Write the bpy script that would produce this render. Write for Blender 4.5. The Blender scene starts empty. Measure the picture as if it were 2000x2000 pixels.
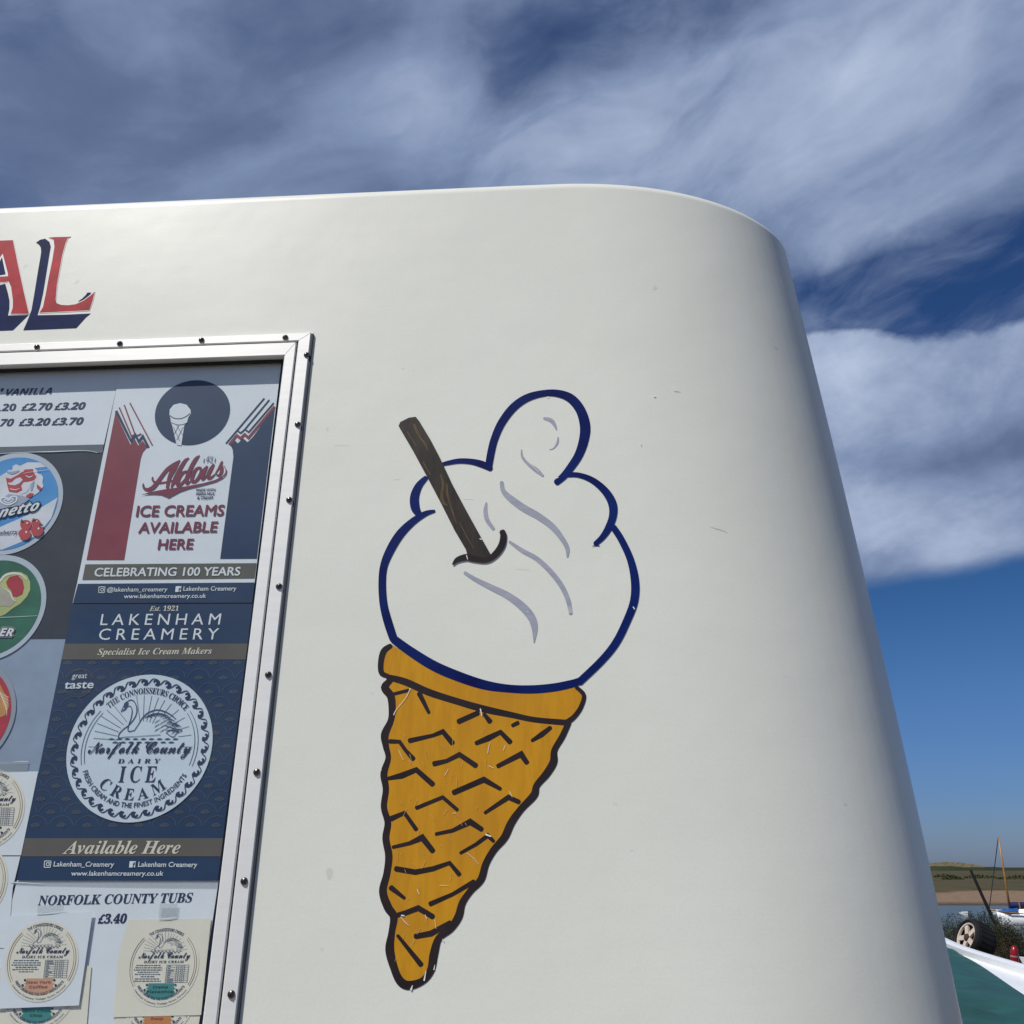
import bpy, bmesh, math, random
import numpy as np
from mathutils import Vector
from mathutils.geometry import tessellate_polygon
random.seed(7); rng = np.random.default_rng(7)
scene = bpy.context.scene
COL = scene.collection

# ------------------------------------------------------------------ camera
FPX = 1926.0                                   # focal length for a 2000 px wide frame
PITCH = math.atan(694 / FPX)
CAM = np.array([0, 0, 1.6])
cd = bpy.data.cameras.new('camera'); cam = bpy.data.objects.new('camera', cd); COL.objects.link(cam)
cd.sensor_width = 36; cd.sensor_height = 36; cd.lens = 36 * FPX / 2000
cd.clip_start = 0.05; cd.clip_end = 20000
cam.location = CAM; cam.rotation_euler = (math.pi / 2 + PITCH, 0, 0)
scene.camera = cam
FW = np.array([0, math.cos(PITCH), math.sin(PITCH)]); UP = np.array([0, -math.sin(PITCH), math.cos(PITCH)]); RX = np.array([1.0, 0, 0])
def ray(px, py): return (px - 1000) / FPX * RX - (py - 1000) / FPX * UP + FW
def azel(px, py):
    r = ray(px, py); r = r / np.linalg.norm(r)
    return math.atan2(r[0], r[1]), math.asin(r[2])

# van side plane (leans back 5.5 degrees, turned 4 degrees)
LEAN, YAW = math.radians(5.5), math.radians(4.0)
EU = np.array([math.cos(YAW), -math.sin(YAW), 0]); NH = np.array([-math.sin(YAW), -math.cos(YAW), 0]); EZ = np.array([0, 0, 1.0])
EV = math.cos(LEAN) * EZ - math.sin(LEAN) * NH
EN = np.cross(EU, EV); P0 = CAM + FW * 1.15
TL = math.tan(LEAN)

# ------------------------------------------------------------------ sun, sky, exposure
SUN = -0.98 * EU + 1.83 * EV + 1.0 * EN; SUN = SUN / np.linalg.norm(SUN)
sl = bpy.data.lights.new('sun', 'SUN'); so = bpy.data.objects.new('sun', sl); COL.objects.link(so)
sl.energy = 4.2; sl.angle = math.radians(0.53); sl.color = (1.0, 0.955, 0.89)
so.rotation_euler = Vector(SUN).to_track_quat('Z', 'Y').to_euler()
scene.view_settings.view_transform = 'Standard'; scene.view_settings.look = 'None'
scene.view_settings.exposure = 0.0; scene.view_settings.gamma = 1.0

class NT:
    """tiny node-expression helper"""
    def __init__(s, tree): s.t = tree; s.n = tree.nodes; s.l = tree.links
    def new(s, typ, **kw):
        nd = s.n.new(typ)
        for k, v in kw.items(): setattr(nd, k, v)
        return nd
    def put(s, sock, v):
        if hasattr(v, 'links') or isinstance(v, bpy.types.NodeSocket): s.l.new(v, sock)
        else: sock.default_value = v
    def m(s, op, a, b=None, c=None, clamp=False):
        nd = s.new('ShaderNodeMath', operation=op); nd.use_clamp = clamp
        for i, v in enumerate((a, b, c)):
            if v is not None: s.put(nd.inputs[i], v)
        return nd.outputs[0]
    def noise(s, vec, scale, detail=4, rough=.55, dist=0.0):
        nd = s.new('ShaderNodeTexNoise'); s.put(nd.inputs['Vector'], vec)
        nd.inputs['Scale'].default_value = scale; nd.inputs['Detail'].default_value = detail
        nd.inputs['Roughness'].default_value = rough; nd.inputs['Distortion'].default_value = dist
        return nd.outputs['Fac']
    def mix(s, f, a, b):
        nd = s.new('ShaderNodeMix', data_type='RGBA')
        s.put(nd.inputs[0], f); s.put(nd.inputs[6], a); s.put(nd.inputs[7], b)
        return nd.outputs[2]
    def ramp(s, f, stops, interp='LINEAR'):
        nd = s.new('ShaderNodeValToRGB'); cr = nd.color_ramp; cr.interpolation = interp
        while len(cr.elements) < len(stops): cr.elements.new(.5)
        for e, (p, c) in zip(cr.elements, stops): e.position = p; e.color = (*c, 1) if len(c) == 3 else c
        s.put(nd.inputs[0], f); return nd.outputs[0]
    def maprange(s, v, a, b, c=0., d=1., smooth=True):
        nd = s.new('ShaderNodeMapRange'); nd.interpolation_type = 'SMOOTHSTEP' if smooth else 'LINEAR'
        s.put(nd.inputs[0], v)
        for i, q in enumerate((a, b, c, d)): nd.inputs[i + 1].default_value = q
        return nd.outputs[0]
    def comb(s, x, y, z):
        nd = s.new('ShaderNodeCombineXYZ')
        for i, v in enumerate((x, y, z)): s.put(nd.inputs[i], v)
        return nd.outputs[0]

world = bpy.data.worlds.new('World'); scene.world = world; world.use_nodes = True
wt = world.node_tree; wt.nodes.clear(); N = NT(wt)
sky = N.new('ShaderNodeTexSky', sky_type='NISHITA'); sky.sun_disc = False
sky.sun_elevation = math.asin(SUN[2]); sky.sun_rotation = math.atan2(SUN[0], SUN[1])
sky.air_density = 1.0; sky.dust_density = 0.6; sky.ozone_density = 2.2
tc = N.new('ShaderNodeTexCoord'); sx = N.new('ShaderNodeSeparateXYZ'); N.l.new(tc.outputs['Generated'], sx.inputs[0])
X, Y, Z = sx.outputs
AZ = N.m('ARCTAN2', X, Y); EL = N.m('ARCSINE', Z)
ca, sa = math.cos(math.radians(16)), math.sin(math.radians(16))
along = N.m('ADD', N.m('MULTIPLY', AZ, ca), N.m('MULTIPLY', EL, sa))
acros = N.m('SUBTRACT', N.m('MULTIPLY', EL, ca), N.m('MULTIPLY', AZ, sa))
wn = N.new('ShaderNodeTexNoise'); N.l.new(N.comb(along, N.m('MULTIPLY', acros, 1.6), 8.0), wn.inputs['Vector']); wn.inputs['Scale'].default_value = 3.5; wn.inputs['Detail'].default_value = 3
ws = N.new('ShaderNodeSeparateColor'); N.l.new(wn.outputs['Color'], ws.inputs[0])
along = N.m('MULTIPLY_ADD', N.m('SUBTRACT', ws.outputs[0], .5), .22, along); acros = N.m('MULTIPLY_ADD', N.m('SUBTRACT', ws.outputs[1], .5), .12, acros)
streakv = N.comb(N.m('MULTIPLY', along, 1.0), N.m('MULTIPLY', acros, 2.9), 0.0)
softv = N.comb(N.m('MULTIPLY', along, 1.0), N.m('MULTIPLY', acros, 1.7), 2.3)
puffv = N.comb(AZ, N.m('MULTIPLY', EL, 1.35), 5.1)
n_streak = N.noise(streakv, 3.6, 9, .52, .2)
n_soft = N.noise(softv, 2.6, 8, .54, .2)
n_puff = N.noise(puffv, 8.5, 10, .6, .2)
n_fine = N.noise(streakv, 11.0, 9, .6, .3)
def blobs(lst, acc):
    for px, py, rx, ry, amt in lst:
        a0, e0 = azel(px, py)
        ra, re = rx / FPX / math.cos(e0), ry / FPX
        u = N.m('DIVIDE', N.m('SUBTRACT', AZ, a0), ra); v = N.m('DIVIDE', N.m('SUBTRACT', EL, e0), re)
        d2 = N.m('ADD', N.m('MULTIPLY', u, u), N.m('MULTIPLY', v, v))
        g = N.m('POWER', 2.718, N.m('MULTIPLY', d2, -1.0))
        acc = N.m('MULTIPLY_ADD', g, amt, acc)
    return acc
# opacity of the cloud layer
dens = N.m('MULTIPLY_ADD', N.m('SUBTRACT', n_soft, .5), 1.5, .80)
dens = N.m('MULTIPLY_ADD', N.m('SUBTRACT', n_streak, .5), 1.3, dens)
dens = N.m('MULTIPLY_ADD', N.m('SUBTRACT', n_fine, .5), .28, dens)
dens = blobs([(1740, 580, 320, 68, -1.45), (1960, 450, 200, 80, -.42), (2000, 590, 260, 70, -.5),
              (1820, 900, 420, 170, .75), (1640, 712, 100, 66, .95), (1800, 760, 90, 46, .35), (1850, 1040, 420, 75, .5),
              (1250, 250, 420, 130, .35), (300, 330, 500, 220, .35), (1850, 80, 260, 150, .35),
              (700, 100, 300, 110, .1)], dens)
dens = N.m('MULTIPLY_ADD', N.m('SUBTRACT', n_puff, .5), N.maprange(EL, .62, .45, .35, 1.7), dens)
dens = N.m('SUBTRACT', dens, N.m('MULTIPLY', N.m('MAXIMUM', N.m('MULTIPLY', N.maprange(AZ, .72, 1.1), N.maprange(AZ, 2.75, 2.4)), N.maprange(EL, .95, 1.2)), 1.7))
wide = N.maprange(dens, .05, 1.05); narrow = N.maprange(dens, .22, .80); lowm = N.maprange(EL, .58, .50)
cov = N.m('ADD', N.m('MULTIPLY', wide, N.m('SUBTRACT', 1.0, lowm)), N.m('MULTIPLY', narrow, lowm))
a1, e1 = azel(1700, 1152); a2, e2 = azel(2000, 1098)
eedge = N.m('MULTIPLY_ADD', N.m('SUBTRACT', AZ, a1), (e2 - e1) / (a2 - a1), e1)
dedge = N.m('SUBTRACT', EL, eedge)
dedge = N.m('MULTIPLY_ADD', N.m('SUBTRACT', n_streak, .5), .045, dedge)
cov = N.m('MAXIMUM', cov, N.maprange(N.m('ADD', n_streak, n_fine), .75, 1.25, 0, .42))
cov = N.m('MULTIPLY', cov, N.maprange(dedge, -.005, .020))
# brightness of the cloud
lum = N.m('MULTIPLY_ADD', N.m('SUBTRACT', n_streak, .5), .72, .50)
lum = N.m('MULTIPLY_ADD', N.m('SUBTRACT', n_soft, .5), .75, lum)
lum = N.m('MULTIPLY_ADD', N.m('SUBTRACT', n_fine, .5), .18, lum)
lum = N.m('MULTIPLY_ADD', N.m('SUBTRACT', n_puff, .5), N.maprange(EL, .62, .45, .25, .85), lum)
lum = blobs([(1640, 705, 120, 60, .26), (1780, 780, 260, 90, .22), (1900, 890, 220, 46, -.24), (1760, 970, 330, 80, .26), (1900, 1050, 300, 60, .20),
             (1180, 290, 460, 120, .24), (1480, 190, 360, 150, .14), (1880, 60, 240, 110, .18), (950, 230, 220, 90, .08),
             (330, 230, 460, 150, -.24), (720, 40, 300, 80, -.22), (120, 30, 220, 60, .05), (500, 330, 300, 70, .0), (1560, 440, 220, 60, .05)], lum)
ccol = N.ramp(lum, [(0.0, (.074, .112, .220)), (.35, (.122, .172, .305)), (.62, (.220, .290, .455)), (1.0, (.46, .54, .71))])
sk = N.new('ShaderNodeMix', data_type='RGBA', blend_type='MULTIPLY'); sk.inputs[0].default_value = 1
N.l.new(sky.outputs[0], sk.inputs[6]); N.l.new(N.ramp(EL, [(0.0, (.33, .43, .74)), (.06, (.27, .41, .74)), (.15, (.25, .42, .70)), (.26, (.17, .36, .60)), (.5, (.19, .35, .60)), (1.0, (.16, .28, .5))]), sk.inputs[7])
SKYS = 0.10
cc10 = N.new('ShaderNodeVectorMath', operation='SCALE'); N.l.new(ccol, cc10.inputs[0]); cc10.inputs[3].default_value = 1 / SKYS
fin = N.mix(cov, sk.outputs[2], cc10.outputs[0])
bg = N.new('ShaderNodeBackground'); bg.inputs[1].default_value = SKYS; N.l.new(fin, bg.inputs[0])
wo = N.new('ShaderNodeOutputWorld'); N.l.new(bg.outputs[0], wo.inputs[0])

# ------------------------------------------------------------------ materials
MATS = {}
def mat(name, col, rough=.6, spec=.5, var=0.0, scale=30.0, stretch=(1, 1, 1), bump=0.0, metal=0.0, coat=0.0, detail=5, col2=None, brough=0.0):
    if name in MATS: return MATS[name]
    m = bpy.data.materials.new(name); m.use_nodes = True; t = NT(m.node_tree); b = m.node_tree.nodes['Principled BSDF']
    b.inputs['Base Color'].default_value = (*col, 1); b.inputs['Roughness'].default_value = rough
    b.inputs['Specular IOR Level'].default_value = spec; b.inputs['Metallic'].default_value = metal
    b.inputs['Coat Weight'].default_value = coat
    if var or bump or col2:
        tcn = t.new('ShaderNodeTexCoord'); mp = t.new('ShaderNodeMapping'); t.l.new(tcn.outputs['Object'], mp.inputs[0]); mp.inputs['Scale'].default_value = stretch
        n = t.noise(mp.outputs[0], scale, detail, .6)
        if var or col2:
            c2 = col2 if col2 else tuple(min(1, c * (1 + var)) for c in col); c1 = col if col2 else tuple(c * (1 - var) for c in col)
            t.l.new(t.ramp(n, [(.3, c1), (.7, c2)]), b.inputs['Base Color'])
        if brough:
            t.l.new(t.maprange(n, .3, .7, rough - brough, rough + brough, False), b.inputs['Roughness'])
        if bump:
            bp = t.new('ShaderNodeBump'); bp.inputs['Strength'].default_value = 1; bp.inputs['Distance'].default_value = bump
            t.l.new(n, bp.inputs['Height']); t.l.new(bp.outputs[0], b.inputs['Normal'])
    MATS[name] = m; return m

def van_paint():
    m = bpy.data.materials.new('van_cream_paint'); m.use_nodes = True; t = NT(m.node_tree); b = m.node_tree.nodes['Principled BSDF']
    tcn = t.new('ShaderNodeTexCoord'); o = tcn.outputs['Object']
    mp = t.new('ShaderNodeMapping'); t.l.new(o, mp.inputs[0]); mp.inputs['Scale'].default_value = (1, 1, 7)
    big = t.noise(o, 2.2, 5, .6); strk = t.noise(mp.outputs[0], 6.0, 8, .7); fine = t.noise(o, 420, 2, .5)
    spots = t.noise(o, 38.0, 2, .4)
    c = t.mix(t.maprange(big, .3, .7), (.765, .78, .70, 1), (.815, .828, .748, 1))
    c = t.mix(t.maprange(strk, .58, .78, 0, .35), c, (.73, .735, .67, 1))
    c = t.mix(t.maprange(spots, .77, .80, 0, .35), c, (.45, .43, .38, 1))
    c = t.mix(t.maprange(fine, .35, .7, 0, .12), c, (.62, .63, .60, 1))
    t.l.new(c, b.inputs['Base Color'])
    t.l.new(t.maprange(strk, .3, .75, .36, .44, False), b.inputs['Roughness'])
    b.inputs['Coat Weight'].default_value = .10; b.inputs['Coat Roughness'].default_value = .2; b.inputs['Specular IOR Level'].default_value = .35
    mp3 = t.new('ShaderNodeMapping'); t.l.new(o, mp3.inputs[0]); mp3.inputs['Scale'].default_value = (4, 4, 150)
    grain = t.noise(mp3.outputs[0], 3.0, 4, .6); wav = t.noise(o, 5.5, 3, .5)
    c = t.mix(t.maprange(grain, .3, .7, 0, .09), c, (.70, .71, .64, 1)); t.l.new(c, b.inputs['Base Color'])
    bp = t.new('ShaderNodeBump'); bp.inputs['Strength'].default_value = .5; bp.inputs['Distance'].default_value = .00012
    t.l.new(fine, bp.inputs['Height'])
    bp2 = t.new('ShaderNodeBump'); bp2.inputs['Strength'].default_value = 1; bp2.inputs['Distance'].default_value = .0017
    t.l.new(wav, bp2.inputs['Height']); t.l.new(bp.outputs[0], bp2.inputs['Normal']); t.l.new(bp2.outputs[0], b.inputs['Normal'])
    return m
PAINT = van_paint()
def art(name, col, var=.15, rough=.45, scale=60, stretch=(1, 1, 1), **k): return mat(name, col, rough, .4, var, scale, stretch, **k)
M_NAVY = mat('navy_sign_paint', (.001, .005, .075), .45, .12, 0, 16, col2=(.004, .022, .15))
M_GREY = art('grey_sign_paint', (.36, .38, .45), .12, .4, 40, (1, 1, 4))
M_BROWN = art('brown_sign_paint', (.022, .013, .012), .35, .32, 30)
M_FLAKE = art('chocolate_paint', (.030, .022, .015), .5, .38, 26, (5, 5, 1))
M_GRAIN = art('flake_grain_paint', (.10, .062, .018), .3, .4, 60)
def ochre_paint():
    m = bpy.data.materials.new('ochre_sign_paint'); m.use_nodes = True; t = NT(m.node_tree); b = m.node_tree.nodes['Principled BSDF']
    tcn = t.new('ShaderNodeTexCoord'); o = tcn.outputs['Object']
    mp = t.new('ShaderNodeMapping'); t.l.new(o, mp.inputs[0]); mp.inputs['Scale'].default_value = (22, 22, 3.0); mp.inputs['Rotation'].default_value = (0, math.radians(12), 0)
    st = t.noise(mp.outputs[0], 5.0, 6, .65, .3); big = t.noise(o, 9.0, 3, .5)
    c = t.mix(t.maprange(st, .3, .7), (.53, .245, .012, 1), (.62, .300, .014, 1))
    c = t.mix(t.maprange(big, .42, .7, 0, .45), c, (.45, .20, .022, 1))
    t.l.new(c, b.inputs['Base Color']); b.inputs['Roughness'].default_value = .42; b.inputs['Specular IOR Level'].default_value = .2
    return m
M_OCHRE = ochre_paint()
M_RED = mat('red_letter_paint', (.42, .020, .034), .5, .12, .25, 40)
M_BLUE = mat('blue_letter_paint', (.005, .016, .085), .55, .06, .35, 30)
M_CHIP = art('white_paint_chip', (.80, .80, .76), .05, .5)
M_ALU = mat('frame_aluminium', (.84, .84, .81), .42, .5, .02, 14, (1, 1, 12), 0.0, .2, brough=.02)
M_GROOVE = mat('frame_groove', (.02, .02, .02), .7)
M_RUBBER = mat('black_rubber', (.010, .010, .011), .6, .4)
M_SCREW = mat('screw_steel', (.15, .13, .12), .28, .5, .3, 300, metal=1.0)
M_SLOT = mat('screw_slot', (.012, .011, .010), .6)
M_DARKIN = mat('recess_lining', (.03, .034, .04), .7)
def glass_mat():
    m = bpy.data.materials.new('window_glass'); m.use_nodes = True; t = NT(m.node_tree); n = m.node_tree.nodes; n.clear()
    out = n.new('ShaderNodeOutputMaterial'); mx = n.new('ShaderNodeMixShader'); tr = n.new('ShaderNodeBsdfTransparent'); gl = n.new('ShaderNodeBsdfGlossy')
    tr.inputs[0].default_value = (.94, .97, .98, 1); gl.inputs['Roughness'].default_value = .01
    fr = n.new('ShaderNodeLayerWeight'); fr.inputs[0].default_value = .5
    t.l.new(t.m('MULTIPLY_ADD', t.m('POWER', fr.outputs['Facing'], 4.0), .8, .074, clamp=True), mx.inputs[0]); t.l.new(tr.outputs[0], mx.inputs[1]); t.l.new(gl.outputs[0], mx.inputs[2]); t.l.new(mx.outputs[0], out.inputs[0])
    return m
M_GLASS = glass_mat()
def film_mat():
    m = bpy.data.materials.new('clear_tape'); m.use_nodes = True; t = NT(m.node_tree); n = m.node_tree.nodes; n.clear()
    out = n.new('ShaderNodeOutputMaterial'); mx = n.new('ShaderNodeMixShader'); tr = n.new('ShaderNodeBsdfTransparent'); df = n.new('ShaderNodeBsdfPrincipled')
    df.inputs['Base Color'].default_value = (.45, .48, .50, 1); df.inputs['Roughness'].default_value = .25; mx.inputs[0].default_value = .45
    t.l.new(tr.outputs[0], mx.inputs[1]); t.l.new(df.outputs[0], mx.inputs[2]); t.l.new(mx.outputs[0], out.inputs[0])
    return m
M_TAPE = film_mat()
def ink(name, col, var=.06): return mat('ink_' + name, col, .55, .35, var, 25)
I_WHITE = ink('white', (.80, .84, .87), .03); I_CREAM = ink('cream', (.84, .79, .65), .03); I_NAVY = ink('navy', (.004, .030, .088), .12); I_NAVY2 = ink('navy_text', (.012, .022, .075))
I_RED = ink('red', (.25, .030, .042), .12); I_RTXT = ink('red_text', (.21, .026, .045)); I_OLIVE = ink('olive', (.115, .110, .080), .08); I_TAUPE = ink('taupe', (.125, .105, .078), .08)
I_PALE = ink('pale_lettering', (.82, .85, .84)); I_SAND = ink('sand_lettering', (.80, .74, .57)); I_FAN = ink('fan_pattern', (.095, .10, .105)); I_BOARD = ink('dark_board', (.028, .032, .040), .2)
I_CARD = ink('grey_card', (.30, .37, .47), .10); I_SLATE = ink('slate', (.10, .13, .19)); I_GOLD = ink('gold_line', (.24, .15, .07)); I_PEACH = ink('peach', (.66, .36, .22)); I_PEACHT = ink('peach_text', (.38, .13, .08))
I_TEAL = ink('teal', (.060, .26, .24)); I_TEALT = ink('teal_text', (.005, .10, .08)); I_ORANGE = ink('orange', (.62, .24, .06)); I_ORANGET = ink('orange_text', (.45, .09, .04)); I_YELL = ink('yellow', (.75, .62, .22)); I_DOT = ink('maroon_dot', (.06, .03, .03))
I_SKY = mat('ink_sky_blue', (.03, .20, .55), .5, .4, 0, 9, col2=(.10, .38, .72)); I_RIP = ink('berry_ripple', (.52, .055, .055), .25); I_CREAMW = ink('whipped_white', (.74, .76, .80), .1); I_SHADE = ink('whipped_shade', (.40, .44, .54), .15)
I_GREEN = mat('ink_leaf_green', (.012, .09, .04), .5, .4, 0, 22, col2=(.03, .20, .10)); I_LIME = ink('lime', (.52, .56, .20), .2); I_BEIGE = ink('beige', (.47, .44, .34), .2); I_WAFER = ink('wafer', (.62, .30, .08), .3); I_BLACK = ink('black', (.02, .02, .025)); I_SILVER = ink('silver_ring', (.52, .58, .64), .05); I_GRYRING = ink('grey_ring', (.33, .36, .41), .05); I_BRED = ink('bright_red', (.48, .03, .045), .2)

# ------------------------------------------------------------------ objects
OFF = {}
def thing(name, label, cat, loc, group=None):
    o = bpy.data.objects.new(name, None); COL.objects.link(o); o.location = loc; o.empty_display_size = .05
    o['label'] = label; o['category'] = cat
    if group: o['group'] = group
    OFF[o.name] = np.array(loc, float); return o
def tag(o, label, cat, group=None, kind=None):
    if label: o['label'] = label
    if cat: o['category'] = cat
    if group: o['group'] = group
    if kind: o['kind'] = kind
    return o
class MB:
    def __init__(s): s.v = []; s.f = []; s.m = []; s.mats = []; s.k = 0
    def mi(s, m):
        if m not in s.mats: s.mats.append(m)
        return s.mats.index(m)
    def add(s, vs, fs, m):
        b = len(s.v); s.v += [tuple(p) for p in vs]; i = s.mi(m)
        for f in fs: s.f.append([b + q for q in f]); s.m.append(i)
    def build(s, name, parent=None, loc=None, smooth=False, bevel=0):
        off = OFF[parent.name] if parent else (np.array(loc, float) if loc is not None else np.zeros(3))
        me = bpy.data.meshes.new(name)
        me.from_pydata([tuple(np.array(p) - off) for p in s.v], [], s.f)
        for m in s.mats: me.materials.append(m)
        me.polygons.foreach_set('material_index', s.m)
        if smooth: me.polygons.foreach_set('use_smooth', [True] * len(s.f))
        me.update()
        o = bpy.data.objects.new(name, me); COL.objects.link(o)
        if parent: o.parent = parent; OFF[o.name] = OFF[parent.name]
        else: o.location = off; OFF[o.name] = off
        if bevel:
            bv = o.modifiers.new('bevel', 'BEVEL'); bv.width = bevel; bv.segments = 2; bv.limit_method = 'ANGLE'
        return o
    def box(s, c, ax, ay, az, m):
        c = np.array(c); ax, ay, az = map(np.array, (ax, ay, az))
        vs = [c + i * ax + j * ay + k * az for k in (-1, 1) for j in (-1, 1) for i in (-1, 1)]
        s.add(vs, [(0, 2, 3, 1), (4, 5, 7, 6), (0, 1, 5, 4), (2, 6, 7, 3), (0, 4, 6, 2), (1, 3, 7, 5)], m)
    def tube(s, pts, rad, m, n=10, caps=True):
        pts = [np.array(p, float) for p in pts]; L = len(pts); rad = rad if hasattr(rad, '__len__') else [rad] * L; vs = []; fs = []
        for i, p in enumerate(pts):
            t = pts[min(i + 1, L - 1)] - pts[max(i - 1, 0)]; t = t / (np.linalg.norm(t) + 1e-9)
            a = np.cross(t, [0, 0, 1.0]); a = a if np.linalg.norm(a) > .05 else np.cross(t, [1.0, 0, 0]); a = a / np.linalg.norm(a); b = np.cross(t, a)
            vs += [p + rad[i] * (math.cos(q) * a + math.sin(q) * b) for q in np.linspace(0, 2 * math.pi, n, endpoint=False)]
        for i in range(L - 1):
            for j in range(n): fs.append((i * n + j, i * n + (j + 1) % n, (i + 1) * n + (j + 1) % n, (i + 1) * n + j))
        if caps: fs += [tuple(range(n - 1, -1, -1)), tuple((L - 1) * n + j for j in range(n))]
        s.add(vs, fs, m)
    def lathe(s, c, axis, prof, m, n=24):
        """prof: (radius, along axis)"""
        c = np.array(c, float); w = np.array(axis, float); w = w / np.linalg.norm(w); a = np.cross(w, [0, 0, 1.0]); a = a if np.linalg.norm(a) > .05 else np.cross(w, [1.0, 0, 0]); a /= np.linalg.norm(a); b = np.cross(w, a)
        vs = []; fs = []
        for r, h in prof: vs += [c + w * h + r * (math.cos(q) * a + math.sin(q) * b) for q in np.linspace(0, 2 * math.pi, n, endpoint=False)]
        for i in range(len(prof) - 1):
            for j in range(n): fs.append((i * n + j, i * n + (j + 1) % n, (i + 1) * n + (j + 1) % n, (i + 1) * n + j))
        s.add(vs, fs, m)
    # ---- flat work on the van's side plane, given by photo pixels of the plane
    def poly(s, pts, off, m, nudge=True):
        s.k += 1; o = off + (s.k % 40) * 4e-6
        tri = tessellate_polygon([[Vector((p[0], p[1], 0)) for p in pts]])
        s.add([W(p[0], p[1], o) for p in pts], [tuple(t) for t in tri], m)
    def ribbon(s, pts, off, m, smooth=True, scale=1.0, cap=True, closed=False):
        s.k += 1; o = off + (s.k % 40) * 4e-6
        P = np.array(pts, float)
        if smooth and len(P) > 2: P = catmull(P, 6, closed)
        n = len(P); xy = P[:, :2]; w = P[:, 2] * scale
        if closed: t = np.roll(xy, -1, 0) - np.roll(xy, 1, 0)
        else:
            d = np.diff(xy, axis=0); d /= np.linalg.norm(d, axis=1)[:, None] + 1e-9
            t = np.vstack([d[:1], d[:-1] + d[1:], d[-1:]])
        t /= np.linalg.norm(t, axis=1)[:, None] + 1e-9
        nn = np.stack([-t[:, 1], t[:, 0]], 1)
        k = np.ones(n)
        if not closed and n > 2:
            c = np.sum(d[:-1] * t[1:-1], 1); k[1:-1] = 1 / np.clip(c, .62, 1)
        a = xy + nn * (w * k / 2)[:, None]; b = xy - nn * (w * k / 2)[:, None]
        if cap and not closed:
            e0 = xy[0] - t[0] * w[0] * .28; e1 = xy[-1] + t[-1] * w[-1] * .28
            a = np.vstack([e0 + nn[0] * w[0] * .27, a, e1 + nn[-1] * w[-1] * .27]); b = np.vstack([e0 - nn[0] * w[0] * .27, b, e1 - nn[-1] * w[-1] * .27]); n += 2
        vs = [W(q[0], q[1], o) for q in a] + [W(q[0], q[1], o) for q in b]
        fs = [(i, (i + 1) % n, n + (i + 1) % n, n + i) for i in range(n if closed else n - 1)]
        s.add(vs, fs, m)
    def text(s, fn, body, style, off, m, bold=0.0, space=1.0):
        s.k += 1; V, F, wd, cap = textmesh(body, style, 0.0, space)
        o = off + (s.k % 40) * 4e-6
        s.add([W(*fn(x / wd, y / cap), o) for x, y in V], F, m)
        if bold > 0:                                            # embolden: a thin band along every outline edge
            cnt = {}
            for f in F:
                for a, c_ in zip(f, f[1:] + f[:1]): cnt[(min(a, c_), max(a, c_))] = cnt.get((min(a, c_), max(a, c_)), 0) + 1
            vs = []; fs = []
            for (a, c_), k_ in cnt.items():
                if k_ != 1: continue
                p, q = np.array(V[a]), np.array(V[c_]); d = q - p; L_ = np.linalg.norm(d)
                if L_ < 1e-6: continue
                d /= L_; nn = np.array([-d[1], d[0]]) * bold; d = d * bold * .45
                b0 = len(vs); vs += [p - nn - d, q - nn + d, q + nn + d, p + nn - d]; fs.append((b0, b0 + 1, b0 + 2, b0 + 3))
            s.add([W(*fn(x / wd, y / cap), o + 3e-5) for x, y in vs], fs, m)
    def line(s, body, style, p, q, caph, off, m, bold=0.0, shear=0.0, lean=True, fit=True, space=1.0):
        p = np.array(p, float); q = np.array(q, float)
        u = updir((p + q) / 2) * caph if lean else np.array([0, -caph]); ax = q - p
        u = u + shear * caph * ax / np.linalg.norm(ax)
        s.text(lambda x, y: p + ax * x + u * y, body, style, off, m, bold, space)
    def arc(s, body, style, c, A, B, th0, th1, r, h, off, m, bold=0.0, inside=False, space=1.0):
        c, A, B = map(np.array, (c, A, B))
        def fn(x, y):
            th = th0 + (th1 - th0) * x; rr = r - h * y if inside else r + h * y
            return c + A * rr * math.cos(th) + B * rr * math.sin(th)
        s.text(fn, body, style, off, m, bold, space)
def catmull(P, sub, closed=False):
    n = len(P); out = []
    for i in range(n if closed else n - 1):
        p0, p1, p2, p3 = (P[(i - 1) % n] if closed else P[max(i - 1, 0)]), P[i], P[(i + 1) % n], (P[(i + 2) % n] if closed else P[min(i + 2, n - 1)])
        for k in range(sub):
            t = k / sub; out.append(.5 * (2 * p1 + (p2 - p0) * t + (2 * p0 - 5 * p1 + 4 * p2 - p3) * t * t + (3 * p1 - p0 - 3 * p2 + p3) * t ** 3))
    if not closed: out.append(P[-1])
    return np.array(out)
def W(px, py, off=0.0):
    r = ray(px, py); q = P0 + EN * off; return CAM + r * (np.dot(q - CAM, EN) / np.dot(r, EN))
def proj(P):
    d = np.array(P) - CAM; w = d @ FW; return np.array([1000 + FPX * (d @ RX) / w, 1000 - FPX * (d @ UP) / w])
def updir(p):
    q = W(p[0], p[1]); d = proj(q + EV * .01) - proj(q); return d / abs(d[1])
TM = {}
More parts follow.
